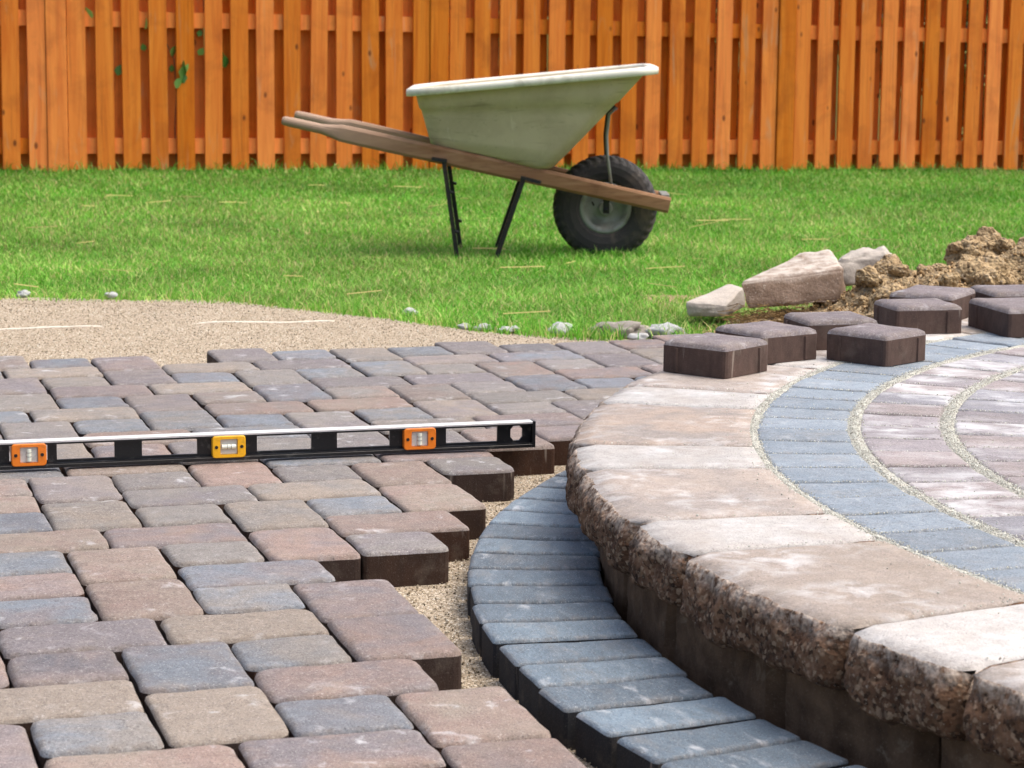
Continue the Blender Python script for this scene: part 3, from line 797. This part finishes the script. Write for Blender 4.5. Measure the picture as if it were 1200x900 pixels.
for t, o_ in ((0, -.035), (.015, -.012), (.05, 0), (.2, .0), (.4, 0), (.55, 0), (.66, 0), (.675, .005), (.8, .005), (.93, .004), (.985, .004)):
    outer.append(rect_loop(*lev_(t, o_)))
mb = MB(); mb.loft(outer, cap=False)
V_ = outer[0]; mb.add(V_, [tuple(range(len(V_)-1, -1, -1))])
inn = [rect_loop(*lev_(t, o_ - .005)) for t, o_ in ((.02, -.03), (.06, -.004), (.5, 0), (.985, .002))]
for r_ in inn:
    for p in r_: p.z += .004
mb.loft(inn, cap=False); mb.add(inn[0], [tuple(range(len(V_)))])
tray = mb.build('tray', M_TRAY, wb, smooth=True)
rims = []
for off, dz in ((-.004, -.004), (-.002, .004), (.006, .008), (.026, .008), (.034, .004), (.036, -.006), (.035, -.020), (.030, -.021), (.028, -.004), (.004, -.006)):
    a = lev_(1.0); L_ = rect_loop(a[0]-off, a[1]+off, a[2]+off, a[3], a[4], a[5]+off*.6)
    for p in L_: p.z += dz
    rims.append(L_)
rims.append(rims[0])
mb = MB(); mb.loft(rims, cap=False); mb.build('rim', M_RIM, tray, smooth=True)
# handles
def handle(flip):
    a = at_y(331, 139, 8.70); b = at_y(785, 239, 8.83)
    d = (b - a).normalized(); side = Vector((0, 1, 0)); up = d.cross(side).normalized(); up = up if up.z > 0 else -up
    L_ = (b - a).length; rings = []
    for t, w, h, r in ((0, .012, .012, 1), (.006, .0165, .017, 1), (.03, .0175, .0185, 1), (.10, .018, .019, 1), (.125, .0185, .024, .6), (.15, .019, .0315, .25), (.2, .019, .0325, .2), (.4, .019, .0325, .2), (.6, .019, .0325, .2), (.8, .019, .0315, .2), (.999, .019, .030, .2), (1, .017, .028, .2)):
        c = a + d*L_*t - up*.006
        ring = []
        for k in range(16):
            an = 2*math.pi*(k + .5)/16; cx, sx_ = math.cos(an), math.sin(an)
            m = max(abs(cx), abs(sx_)); sqx, sqy = cx/m, sx_/m
            x = (cx*r + sqx*(1-r))*w; y = (sx_*r + sqy*(1-r))*h
            p = c + side*x + up*y
            ring.append((mir(p) if flip else p) - base)
        rings.append(ring)
    mb = MB(); mb.loft(rings); return mb.build('handle', M_HANDLE, wb)
handle(False); handle(True)
# wheel
wc = at_y(709, 243, GY); wheel_r = .2
def lathe(prof, n, mod=None):
    rings = []
    for r, y in prof:
        ring = []
        for k in range(n):
            a = 2*math.pi*k/n; rr = r + (mod(k, r, y) if mod else 0)
            ring.append(wc + Vector((rr*math.cos(a), y, rr*math.sin(a))) - base)
        rings.append(ring)
    return rings
wheel = empty('wheel', (0, 0, 0)); wheel.parent = wb
prof = [(.098, -.036), (.110, -.046), (.135, -.053), (.160, -.053), (.178, -.048), (.190, -.040), (.196, -.028), (.1985, -.012), (.199, 0), (.1985, .012), (.196, .028), (.190, .040), (.178, .048), (.160, .053), (.135, .053), (.110, .046), (.098, .036), (.095, 0)]
def lug(k, r, y):
    if r < .172 : return 0
    s = (k + (1 if y > 0 else 0)*2 + int(abs(y)*60)) % 4
    return (-.0055 if s < 2 else 0.0) if r > .18 else (-.003 if s < 2 else 0)
mb = MB(); rg = lathe(prof + [prof[0]], 144, lug); mb.loft(rg, cap=False); mb.build('tyre', M_RUBBER, wheel, smooth=False)
mb = MB(); rp = [(.02, -.012), (.05, -.012), (.058, -.016), (.070, -.020), (.078, -.034), (.092, -.038), (.100, -.036), (.101, -.030), (.101, .030), (.100, .036), (.092, .038), (.078, .034), (.070, .02), (.058, .016), (.05, .012), (.02, .012)]
mb.loft(lathe(rp, 48), cap=False); rimw = mb.build('wheel_rim', M_STEEL, wheel, smooth=True)
mb = MB(); mb.loft(lathe([(.001, -.05), (.024, -.05), (.026, -.047), (.026, .047), (.024, .05), (.001, .05)], 24), cap=True); mb.build('hub', M_STEEL, wheel, smooth=False)
mb = MB(); mb.tube([wc + Vector((0, -.125, 0)) - base, wc + Vector((0, .125, 0)) - base], .008, 12); mb.build('axle', M_BLACKM, wb, smooth=True)
mb = MB(); v0 = wc + Vector((-.045, -.034, .012)) - base; mb.tube([v0, v0 + Vector((-.006, -.02, .012))], [.004, .003], 8); mb.build('valve', M_BLACKM, wheel)
for sg in (-1, 1):       # axle hangers under the rails
    mb = MB(); c = wc + Vector((0, sg*.118, 0)) - base
    mb.obox(c + Vector((-.012, -.004, -.014)), (.024, 0, 0), (0, .008, 0), (0, 0, .062)); mb.build('axle_bracket', M_BLACKM, wb)
# legs: two struts and a foot on each side
def bar(mb, p, q, w, t):
    p, q = Vector(p), Vector(q); d = (q - p).normalized(); s = Vector((0, 1, 0)); n = d.cross(s).normalized()
    mb.obox(p - n*w/2 - s*t/2, n*w, s*t, q - p)
def leg(flip):
    Y = 8.715
    P = [at_y(520, 188, Y), at_y(537, 297, Y), at_y(579, 300, Y), at_y(614, 208, Y)]
    P[1].z = P[2].z = base.z - .012
    Q = [at_y(506, 186, Y), at_y(634, 214, Y)]
    if flip: P = [mir(p) for p in P]; Q = [mir(p) for p in Q]
    P = [p - base for p in P]; Q = [q - base for q in Q]
    mb = MB(); bar(mb, P[0], P[1], .016, .020); bar(mb, P[3], P[2], .018, .020); bar(mb, P[1] + Vector((-.01, 0, .006)), P[2] + Vector((.01, 0, .006)), .014, .022)
    bar(mb, Q[0], P[0] + Vector((.012, 0, -.002)), .012, .03); bar(mb, P[3] + Vector((-.012, 0, .0)), Q[1], .012, .03)
    lo = mb.build('leg', M_BLACKM, wb)
    for t in (.3, .68):
        c = P[0].lerp(P[1], t); mb = MB(); mb.tube([c + Vector((.006, -.004, 0)), c + Vector((.020, -.004, -.004))], .006, 8); mb.build('bolt', M_BLACKM, lo)
leg(False); leg(True)
def brace(flip):
    A = [at_y(723, 126, 8.86), at_y(714, 134, 8.86), at_y(711, 160, 8.855), at_y(712, 184, 8.85), at_y(717, 222, 8.835)]
    if flip: A = [mir(p) for p in A]
    mb = MB(); mb.tube([p - base for p in A], .006, 8); mb.build('brace', M_STEEL if not flip else M_BLACKM, wb, smooth=True)
brace(False); brace(True)
a = at_y(786, 232, 8.85); b = mir(a)
mb = MB(); mb.box(tuple(a - base + Vector((-.035, 0, -.02))), tuple(b - base + Vector((-.004, 0, .012)))); mb.build('nose_crossbar', M_STEEL, wb, bevel=.002)
a = at_y(560, 183, 8.86)
for px in (530, 632):
    a = at_y(px, 167 + (px-497)*.24 + 4, 8.76); b = mir(a)
    mb = MB(); mb.box(tuple(a - base + Vector((-.03, .03, -.008))), tuple(b - base + Vector((.03, -.03, .008)))); mb.build('cross_rail', M_BLACKM, wb)

# ------------------------------------------------------------------ fence
def fence_s(px):
    """distance along the fence face of a pixel column"""
    r = ray(px, 195); k = r.x/r.y
    # P + s*FD, x = k*y
    return (k*FENCE_P.y - FENCE_P.x)/(FD.x - k*FD.y)
def fz(s):
    p = FENCE_P + FD*s; return float(lawn_z(p.x, p.y)) - .002
f0 = Vector((FENCE_P.x, FENCE_P.y, fz(0)))
fence = empty('garden_fence', f0)
tag(fence, 'orange stained wooden fence of staggered vertical pickets behind the lawn', 'fence')
POSTS = [fence_s(p) for p in (-830, -378, 67, 511.5, 915, 1290, 1640)]
PITCH_F, BWID = .1476, .096; GAPS = []
picket_me = {}
def picket(s, depth, w, zt=0.):
    k = random.randrange(6); key = (k, depth > 0)
    if key not in picket_me:
        wk = BWID + (k - 2.5)*.0012; mb = MB(); mb.box((-wk/2, -.011, .012), (wk/2, .011, 1.80)); o = mb.build('picket', M_FENCE, fence); picket_me[key] = o.data
        COL.objects.unlink(o); bpy.data.objects.remove(o)
    o = bpy.data.objects.new('picket', picket_me[key]); COL.objects.link(o); o.parent = fence
    p = FENCE_P + FD*s + FN*depth
    o.location = (p.x - f0.x, p.y - f0.y, fz(s) - f0.z + zt)
    o.rotation_euler = (0, random.gauss(0, .003), FENCE_A + random.gauss(0, .01))
    return o
random.seed(11)
for i in range(len(POSTS)-1):
    a, b = POSTS[i] + .062, POSTS[i+1] - .055
    n = int(round((b - a + .05)/PITCH_F)); pit = (b - a + .05)/n
    for k in range(n):
        c = a + BWID/2 + k*pit
        picket(c + random.gauss(0, .002), -.033 + random.gauss(0, .002), BWID + random.gauss(0, .002), random.uniform(0, .012))
        GAPS.append(c + pit/2)
        if k < n-1: picket(c + pit/2 + random.gauss(0, .003), .036 + random.gauss(0, .002), BWID - .004, random.uniform(0, .012))
    L_ = b - a + .08; s0 = a - .04
    for z0, z1 in ((.105, .190), (.795, .88), (1.50, 1.585)):
        p0 = FENCE_P + FD*s0; p1 = FENCE_P + FD*(s0 + L_)
        q0 = Vector((p0.x - f0.x, p0.y - f0.y, fz(s0) - f0.z)); q1 = Vector((p1.x - f0.x, p1.y - f0.y, fz(s0 + L_) - f0.z))
        mb = MB(); n_ = FN*.0235
        mb.hexa([q0 - n_ + Vector((0, 0, z0)), q1 - n_ + Vector((0, 0, z0)), q1 + n_ + Vector((0, 0, z0)), q0 + n_ + Vector((0, 0, z0)),
                 q0 - n_ + Vector((0, 0, z1)), q1 - n_ + Vector((0, 0, z1)), q1 + n_ + Vector((0, 0, z1)), q0 + n_ + Vector((0, 0, z1))])
        mb.build('rail', M_FENCE, fence)
for s in POSTS:
    p = FENCE_P + FD*s
    mb = MB(); mb.box((-.055, -.052, -.05), (.055, .052, 1.86)); o = mb.build('post', M_FENCE, fence, loc=(p.x - f0.x, p.y - f0.y, fz(s) - f0.z), bevel=.003, seg=1)
    o.rotation_euler.z = FENCE_A

# ------------------------------------------------------------------ leaf clumps (vine on the fence, shrubs behind it)
LEAF = [(0, 0, 0), (.42, .35, .06), (.36, .72, .04), (0, 1.1, -.05), (-.36, .72, .04), (-.42, .35, .06)]
def leaf_mat():
    t = NT('ivy_leaf'); c = t.coord()
    col = t.mix(t.ramp(t.n('ObjectInfo').outputs['Random'], 0, 1), S(58, 112, 44), S(150, 190, 104))
    return t.fin(col, .45, .5)
M_IVY = leaf_mat()
vl = at_y(205, 190, 12.9)
vine = empty('vine', (vl.x, vl.y, fz(fence_s(205))))
tag(vine, 'few green vine leaves poking through the gaps of the orange fence', 'vine')
lm = None
random.seed(3)
for px, py, sz in ((112, 25, .055), (171, 35, .05), (203, 67, .05), (203, 85, .03), (212, 93, .065), (218, 88, .06), (206, 104, .05), (216, 98, .05), (146, 89, .045), (265, 72, .06), (265, 80, .05), (231, 33, .03), (233, 43, .03), (231, 65, .035), (170, 60, .03)):
    s = fence_s(px); front = 204 <= px <= 220 and py > 80
    if front: yy = (FENCE_P + FD*s).y - .058; p = at_y(px, py, yy)
    else:
        s = min(GAPS, key=lambda g: abs(g - s)); q_ = FENCE_P + FD*s + FN*-.012; p = Vector((q_.x, q_.y, at_y(px, py, q_.y).z))
    if lm is None:
        o = mesh_obj('leaf', LEAF, [(0, 1, 2, 3), (0, 3, 4, 5)], M_IVY, vine); lm = o.data
    else:
        o = bpy.data.objects.new('leaf', lm); COL.objects.link(o); o.parent = vine
    o.location = p - vine.location; o.scale = (sz*1.35,)*3
    o.rotation_euler = (math.radians(random.uniform(60, 120)), random.uniform(-.5, .5), random.uniform(-1.2, 1.2) + random.choice((0, math.pi)))
mb = MB(); pts = [at_y(x, y, (FENCE_P + FD*fence_s(x)).y + .004) for x, y in ((207, 190), (205, 150), (207, 110), (204, 70), (190, 40), (171, 30), (140, 20), (112, 18))]
mb.tube([p - vine.location for p in pts], .004, 6); mb.build('stem', M_HANDLE, vine)
def leaf_cloud(name, c, rad, n, size, cols, parent=None, off=(0, 0, 0)):
    d = rng.normal(size=(n, 3)); d /= np.linalg.norm(d, axis=1)[:, None]
    r = rng.uniform(.35, 1, (n, 1))**.5
    ph = rng.uniform(0, 6, 3)
    lump = 1 + .22*np.sin(d[:, :1]*5 + ph[0])*np.cos(d[:, 2:]*6 + ph[1])
    ctr = np.asarray(c) + d*r*lump*np.asarray(rad)
    a = rng.normal(size=(n, 3)); a /= np.linalg.norm(a, axis=1)[:, None]
    b = np.cross(a, rng.normal(size=(n, 3))); b /= np.linalg.norm(b, axis=1)[:, None]
    sz = rng.uniform(.6, 1.2, (n, 1))*size
    V = np.stack([ctr - a*sz, ctr + b*sz*.45, ctr + a*sz, ctr - b*sz*.45], 1) - np.asarray(off)
    T = (np.array([(0, 1, 2), (0, 2, 3)])[None] + (np.arange(n)*4)[:, None, None]).reshape(-1, 3)
    C = np.array([S(*q)[:3] for q in cols])[rng.integers(0, len(cols), n)]*rng.uniform(.6, 1.15, (n, 1))
    return big_mesh(name, V.reshape(-1, 3), T, M_LEAFT, np.repeat(C, 4, 0), parent)
SH = [('dense dark green shrub behind the fence beyond the vine leaves', 0, 1.0), ('leafy green shrub behind the fence beyond the wheelbarrow tray', 430, 1.1), ('tall green shrub behind the fence right of the wheelbarrow wheel', 830, 1.15), ('loose green shrub behind the fence beyond the dirt heap', 1160, 1.0)]
for lab, px, rz in SH:
    p = at_y(px, 190, 15.6 + (px-500)*.0011); zb = -.13
    sh = empty('shrub', (p.x, p.y, zb)); tag(sh, lab, 'shrub')
    leaf_cloud('foliage', (p.x, p.y, zb + 1.0*rz), (1.05, .7, 1.0*rz), 6500, .055, [(58, 98, 40), (84, 128, 52), (44, 76, 34), (112, 150, 70)], sh, (p.x, p.y, zb))
    mb = MB(); mb.tube([(0, 0, -.05), (.03, 0, .5), (-.02, .02, 1.0)], [.04, .03, .015], 8); mb.build('trunk', M_HANDLE, sh)

# ------------------------------------------------------------------ dirt heap and broken blocks
DC = Vector((1.62, 6.55, -.06))
heap = empty('dirt_heap', DC); tag(heap, 'lumpy heap of light brown dirt at the lawn edge', 'dirt heap')
def heap_h(x, y):
    """height above z=-.06"""
    # silhouette along x from the photograph, ridge near y=6.55
    prof = np.interp(x, [.45, .62, .80, .95, 1.08, 1.22, 1.35, 1.48, 1.60, 1.75, 2.2, 2.9], [.0, .03, .055, .10, .155, .19, .215, .215, .235, .25, .24, 0])
    ry = np.interp(x, [.4, .9, 1.4, 3], [6.25, 6.35, 6.55, 6.7])
    d = (y - ry)
    wdt = .42 if d > 0 else .62
    k = max(0, 1 - (abs(d)/wdt)**1.7)
    h = prof*k
    n = fbm((x, y, 4), 5.5, 6)
    return h*(1 + .38*n) + .018*n*min(1, h*14) + .02*abs(fbm((x, y, 8), 15, 4))*min(1, h*10) - .012
xs_ = np.linspace(.4, 3.0, 190); ys_ = np.linspace(5.55, 7.3, 120)
V = [(x - DC.x, y - DC.y, heap_h(x, y)) for y in ys_ for x in xs_]; n = len(xs_)
Fc = [(j*n+i, j*n+i+1, (j+1)*n+i+1, (j+1)*n+i) for j in range(len(ys_)-1) for i in range(n-1)]
mesh_obj('soil', V, Fc, M_SOIL, heap, (0, 0, 0), True)
random.seed(21)
clod_me = []
for k in range(12):
    R_ = (.014, .022, .034, .05)[k % 4]
    bm = bmesh.new(); bmesh.ops.create_icosphere(bm, subdivisions=3 if R_ < .03 else 4, radius=1)
    for v in bm.verts:
        q = v.co.copy(); m_ = 1 + .42*fbm(q + Vector((k*9, 0, 0)), .8, 5) + .16*abs(fbm(q + Vector((0, k, 0)), 2.5, 5)) + .05*fbm(q, 9, 3)
        v.co *= m_*R_; v.co.z *= .8
    me = bpy.data.meshes.new('clod'); bm.to_mesh(me); bm.free(); me.materials.append(M_SOIL); clod_me.append((R_, me))
nc = 0; tries = 0
while nc < 250 and tries < 9000:
    tries += 1
    x = random.uniform(.75, 2.3); y = random.uniform(5.95, 6.75)
    hh = heap_h(x, y)
    if hh < .01 or random.random() > min(1, hh*7): continue
    R_, me = random.choice(clod_me) if random.random() < .45 else random.choice([c for c in clod_me if c[0] < .03])
    if hh < R_*1.5: continue
    o = bpy.data.objects.new('clod', me); COL.objects.link(o); o.parent = heap; nc += 1
    f = random.uniform(.75, 1.25)
    o.location = (x - DC.x, y - DC.y, hh + R_*.2); o.scale = (f*random.uniform(.9, 1.4), f, f*random.uniform(.8, 1.1)); o.rotation_euler = (random.uniform(-.6, .6), random.uniform(-.6, .6), random.uniform(0, 6))
DCOL = [(150, 122, 84), (168, 142, 104), (116, 92, 62), (136, 112, 78)]
P = []
while len(P) < 6000:
    x = random.uniform(.5, 2.4); y = random.uniform(5.7, 6.8); hh = heap_h(x, y)
    if hh > -.008: P.append((x, y, hh - .06 + .003))
grains('soil_crumbs', P, .002, .007, DCOL, heap, DC)
# torn roots at the near foot of the heap
P = []; T = []; Cc_ = []
for k in range(240):
    px = random.uniform(855, 960); p = at_z(px, random.uniform(366, 384) - (px-855)*.05, .0); 
    a = random.uniform(0, 6.28); L_ = random.uniform(.03, .09); pts = []
    q = p + Vector((0, 0, random.uniform(-.02, .02)))
    for s in range(6):
        pts.append(q.copy()); a += random.gauss(0, .7); q = q + Vector((math.cos(a), math.sin(a)*.6, random.gauss(0, .35)))*L_/5
    for s in range(5):
        b = len(P); w_ = Vector((0, 0, .0009))
        P += [pts[s]-w_, pts[s]+w_, pts[s+1]+w_, pts[s+1]-w_]; T += [(b, b+1, b+2), (b, b+2, b+3)]; c_ = random.choice([(124, 100, 62), (166, 140, 96), (94, 72, 44)]); Cc_ += [S(*c_)[:3]]*4
ro_ = big_mesh('roots', np.array([tuple(v) for v in P]) - np.array(DC), T, M_GRAIN, np.array(Cc_), heap); ro_['kind'] = 'stuff'

def poly_rock(name, c8, mat, label, cat, sub=3, amp=.006, bev=.012):
    mb = MB(); c = sum(c8, Vector())/8; c = Vector((c.x, c.y, min(p.z for p in c8)))
    mb.hexa([p - c for p in c8]); o = mb.build(name, mat, None, c, True)
    bm = bmesh.new(); bm.from_mesh(o.data)
    bmesh.ops.bevel(bm, geom=list(bm.edges), offset=bev, segments=2, affect='EDGES', profile=.6)
    bmesh.ops.triangulate(bm, faces=bm.faces)
    bmesh.ops.subdivide_edges(bm, edges=bm.edges, cuts=sub, use_grid_fill=True)
    bm.normal_update()
    for v in bm.verts: v.co += v.normal*amp*(fbm(v.co, 14, 5) + .5*fbm(v.co, 50, 3))
    for f in bm.faces: f.smooth = True
    bm.to_mesh(o.data); bm.free()
    return tag(o, label, cat)
Y = at_y
poly_rock('stone_block', [Y(876, 362, 6.36), Y(984, 354, 6.40), Y(992, 346, 6.62), Y(900, 352, 6.66), Y(867, 329, 6.38), Y(989, 314, 6.42), Y(974, 290, 6.66), Y(940, 296, 6.64)], M_ROCKB,
          'large tan wall block tipped up with a dusty pale top against the dirt heap', 'block')
poly_rock('stone_block', [Y(806, 371, 6.42), Y(851, 372, 6.40), Y(875, 360, 6.62), Y(822, 358, 6.64), Y(802, 354, 6.42), Y(853, 357, 6.40), Y(872, 336, 6.62), Y(855, 332, 6.64)], M_ROCKG,
          'low grey stone block lying in the grass beside the tipped tan block', 'block', amp=.004)
poly_rock('stone_block', [Y(975, 335, 6.72), Y(1045, 330, 6.74), Y(1050, 325, 6.95), Y(985, 330, 6.95), Y(978, 301, 6.74), Y(1042, 299, 6.76), Y(1036, 288, 6.92), Y(1012, 285, 6.90)], M_ROCKG,
          'rounded pale grey rock behind the tan block half sunk in the dirt heap', 'rock', amp=.016, bev=.02)
# pale stones along the lawn edge
random.seed(31)
STN = [(28, 345, .018, 'pale bluish stone at the grass edge beside the sand, near the end of the pipe'), (130, 346, .014, 'small white stone at the straight grass edge above the open sand'),
       (480, 366, .017, 'round bluish white stone in the grass where the sand edge curves'), (545, 383, .014, 'small cream stone at the edge of the sand'), (566, 384, .015, 'flat white stone chip beside the cream one'),
       (592, 387, .014, 'white stone chip at the tip of the sand strip'), (603, 386, .012, 'tiny grey white stone chip beside another chip'), (658, 387, .026, 'wide pale blue stone sunk in the grass by the paving'),
       (726, 389, .05, 'long flat buff stone slab half buried in grass by the paving corner'), (782, 391, .036, 'bright white stone beside the loose paver at the cap edge'), (748, 396, .018, 'bluish stone chip in front of the long buff slab'), (741, 382, .014, 'pale chip on top end of the buff slab')]
for px, py, r, lab in STN:
    p = at_z(px, py, -.06)
    bm = bmesh.new(); bmesh.ops.create_icosphere(bm, subdivisions=3, radius=1)
    sd_ = random.random()*50
    for v in bm.verts:
        q = v.co.copy(); v.co = Vector((q.x*1.35, q.y*.9, q.z*(.62 if r < .04 else .42)))*(1 + .5*fbm(q + Vector((sd_, 0, 0)), 1.1, 3) + .14*fbm(q + Vector((0, sd_, 0)), 3, 4))
    for f in bm.faces: f.smooth = True
    me = bpy.data.meshes.new('stone'); bm.to_mesh(me); bm.free(); me.materials.append(M_PEBBLE if r != .05 else M_ROCKG)
    o = bpy.data.objects.new('stone', me); COL.objects.link(o)
    if r == .05: o.scale = (r*1.25, r*.8, r)
    else: o.scale = (r, r, r)
    o.location = (p.x, p.y, -.060 + r*.12); o.rotation_euler = (0, 0, random.uniform(-.5, .5)); tag(o, lab, 'stone')

# ------------------------------------------------------------------ half buried pipe in the sand
pa, pb = at_z(-30, 384, -.052), at_z(392, 374, -.052)
mb = MB(); pts = []
for i in range(60):
    t = i/59; q = pa.lerp(pb, t); px = -30 + 422*t
    up = .5*(1 + math.cos(min(1, max(0, (abs(px - 172)/75 - .0)))*math.pi))    # dips under the sand in the middle
    q.z = sand_z(q.x, q.y) + .0005 - .016*up
    pts.append(q - pa)
mb.tube(pts, .0027, 10); o = mb.build('screed_pipe', M_WHITE, None, pa, True)
tag(o, 'thin white pipe half buried along the open sand bed', 'pipe')

# ------------------------------------------------------------------ grass
def grass():
    n = 500000
    # depth weighted towards the front
    u = rng.random(n); y = 6.0 + 8.6*u**1.25
    x = (rng.random(n)*2 - 1)*(.275*y + .15)
    ok = y > edge_y(x) + rng.normal(0, .025, n) + .0
    fs = (x - FENCE_P.x)*FD.x + (y - FENCE_P.y)*FD.y; fd = (x - FENCE_P.x)*FN.x + (y - FENCE_P.y)*FN.y
    ok &= fd < .25
    # bare dirt near the heap and broken blocks
    hx = np.clip((x - .25)/.25, 0, 1)
    ok &= ~((x > .3) & (y < 6.30 + .12*np.sin(x*9) + .25*np.clip((x-.9)/.5, 0, 1.2)) & (rng.random(n) > .04))
    ok &= ~((x > 1.0) & (y < 6.95) & (rng.random(n) > .02))
    x, y, fd = x[ok], y[ok], fd[ok]; n = len(x)
    z = lawn_z(np.clip(x, -5, 5), y) - .012
    def field(sx, sy, k):
        return np.sin(x*sx + 1.3*np.sin(y*sy*.7 + k) + k)*np.sin(y*sy + 1.1*np.sin(x*sx*.6 + 2*k) + 2*k)
    pat = .5*field(2.1, 2.7, .4) + .3*field(5.3, 4.1, 1.7) + .2*field(11, 9, 2.9)
    H = rng.uniform(.018, .048, n)*(1 + .25*pat); H *= 1 + 1.9*np.exp(-np.abs(fd + .06)/.10)*rng.random(n)**1.5
    edge = y - edge_y(x); H *= np.where(edge < .12, rng.uniform(.6, 1.5, n), 1)
    # taller tufts where the mower does not reach
    wheel_d = np.hypot(x - .35, y - 8.93); H *= 1 + .6*np.exp(-(wheel_d/.25)**2)
    w = rng.uniform(.0011, .0024, n)*(y/8.0)**.6
    a = rng.uniform(0, 6.283, n); lean = rng.uniform(.1, 1.1, n)*H; la = rng.uniform(0, 6.283, n)
    bx, by = np.cos(a)*w, np.sin(a)*w; lx, ly = np.cos(la)*lean, np.sin(la)*lean
    V = np.empty((n, 5, 3))
    V[:, 0] = np.stack([x - bx, y - by, z], -1); V[:, 1] = np.stack([x + bx, y + by, z], -1)
    V[:, 2] = np.stack([x + bx*.8 + lx*.35, y + by*.8 + ly*.35, z + H*.6], -1); V[:, 3] = np.stack([x - bx*.8 + lx*.35, y - by*.8 + ly*.35, z + H*.6], -1)
    V[:, 4] = np.stack([x + lx, y + ly, z + H*rng.uniform(.75, 1.0, n)], -1)
    T = (np.array([(0, 1, 2), (0, 2, 3), (3, 2, 4)])[None] + (np.arange(n)*5)[:, None, None]).reshape(-1, 3)
    cols = np.array([S(*c)[:3] for c in ((116, 188, 56), (88, 168, 40), (154, 204, 88), (196, 208, 126), (216, 204, 142))])
    dry = np.clip(.5 + .7*pat + .45*(x < -.2)*(y < 10.8) - .25*(y > 11.5) + np.where(edge < .15, .25, 0), 0, 1)
    q = rng.random(n)
    ci = np.where(q < .42 - .15*dry, 0, np.where(q < .76 - .42*dry, 1, np.where(q < .93 - .18*dry, 2, np.where(q < .975 - .08*dry, 3, 4))))
    C = cols[ci]*rng.uniform(.55, 1.15, (n, 1))*(1 + .14*field(3.7, 3.1, 5.2) + .10*field(8.3, 7.7, .9))[:, None]*np.where(y > 11.8, .88, 1.0)[:, None]
    C5 = np.repeat(C, 5, 0)
    o = big_mesh('grass', V.reshape(-1, 3), T, M_BLADE, C5)
    tag(o, 'short green lawn grass with dry blades', 'grass', kind='stuff')
    # dry straw lying on it
    k = 60; xs2 = rng.uniform(-2.2, 2.2, k); ys2 = rng.uniform(6.4, 12, k)
    m = (ys2 > edge_y(xs2) + .02) & (np.abs(xs2) < .24*ys2) & ~((xs2 > .9) & (ys2 < 7.0)); xs2, ys2 = xs2[m], ys2[m]; k = len(xs2)
    L_ = rng.uniform(.03, .16, k); an = rng.normal(0, .7, k); z2 = lawn_z(xs2, ys2) + rng.uniform(.018, .035, k)
    dx, dy = np.cos(an)*L_, np.sin(an)*L_; V = np.empty((k, 4, 3)); hw = rng.uniform(.0008, .0016, k)
    dz = rng.normal(0, .010, k)
    V[:, 0] = np.stack([xs2, ys2, z2 - hw], -1); V[:, 1] = np.stack([xs2, ys2 + hw, z2 + hw], -1)
    V[:, 2] = np.stack([xs2 + dx, ys2 + dy + hw, z2 + hw + dz], -1); V[:, 3] = np.stack([xs2 + dx, ys2 + dy, z2 - hw + dz], -1)
    T = (np.array([(0, 1, 2), (0, 2, 3)])[None] + (np.arange(k)*4)[:, None, None]).reshape(-1, 3)
    C = np.repeat(np.array([S(218, 200, 130)[:3]])*rng.uniform(.7, 1.1, (k, 1)), 4, 0)
    o = big_mesh('straw', V.reshape(-1, 3), T, M_GRAIN, C); tag(o, 'dry yellow straw scattered on the lawn', 'straw', kind='stuff')
grass()
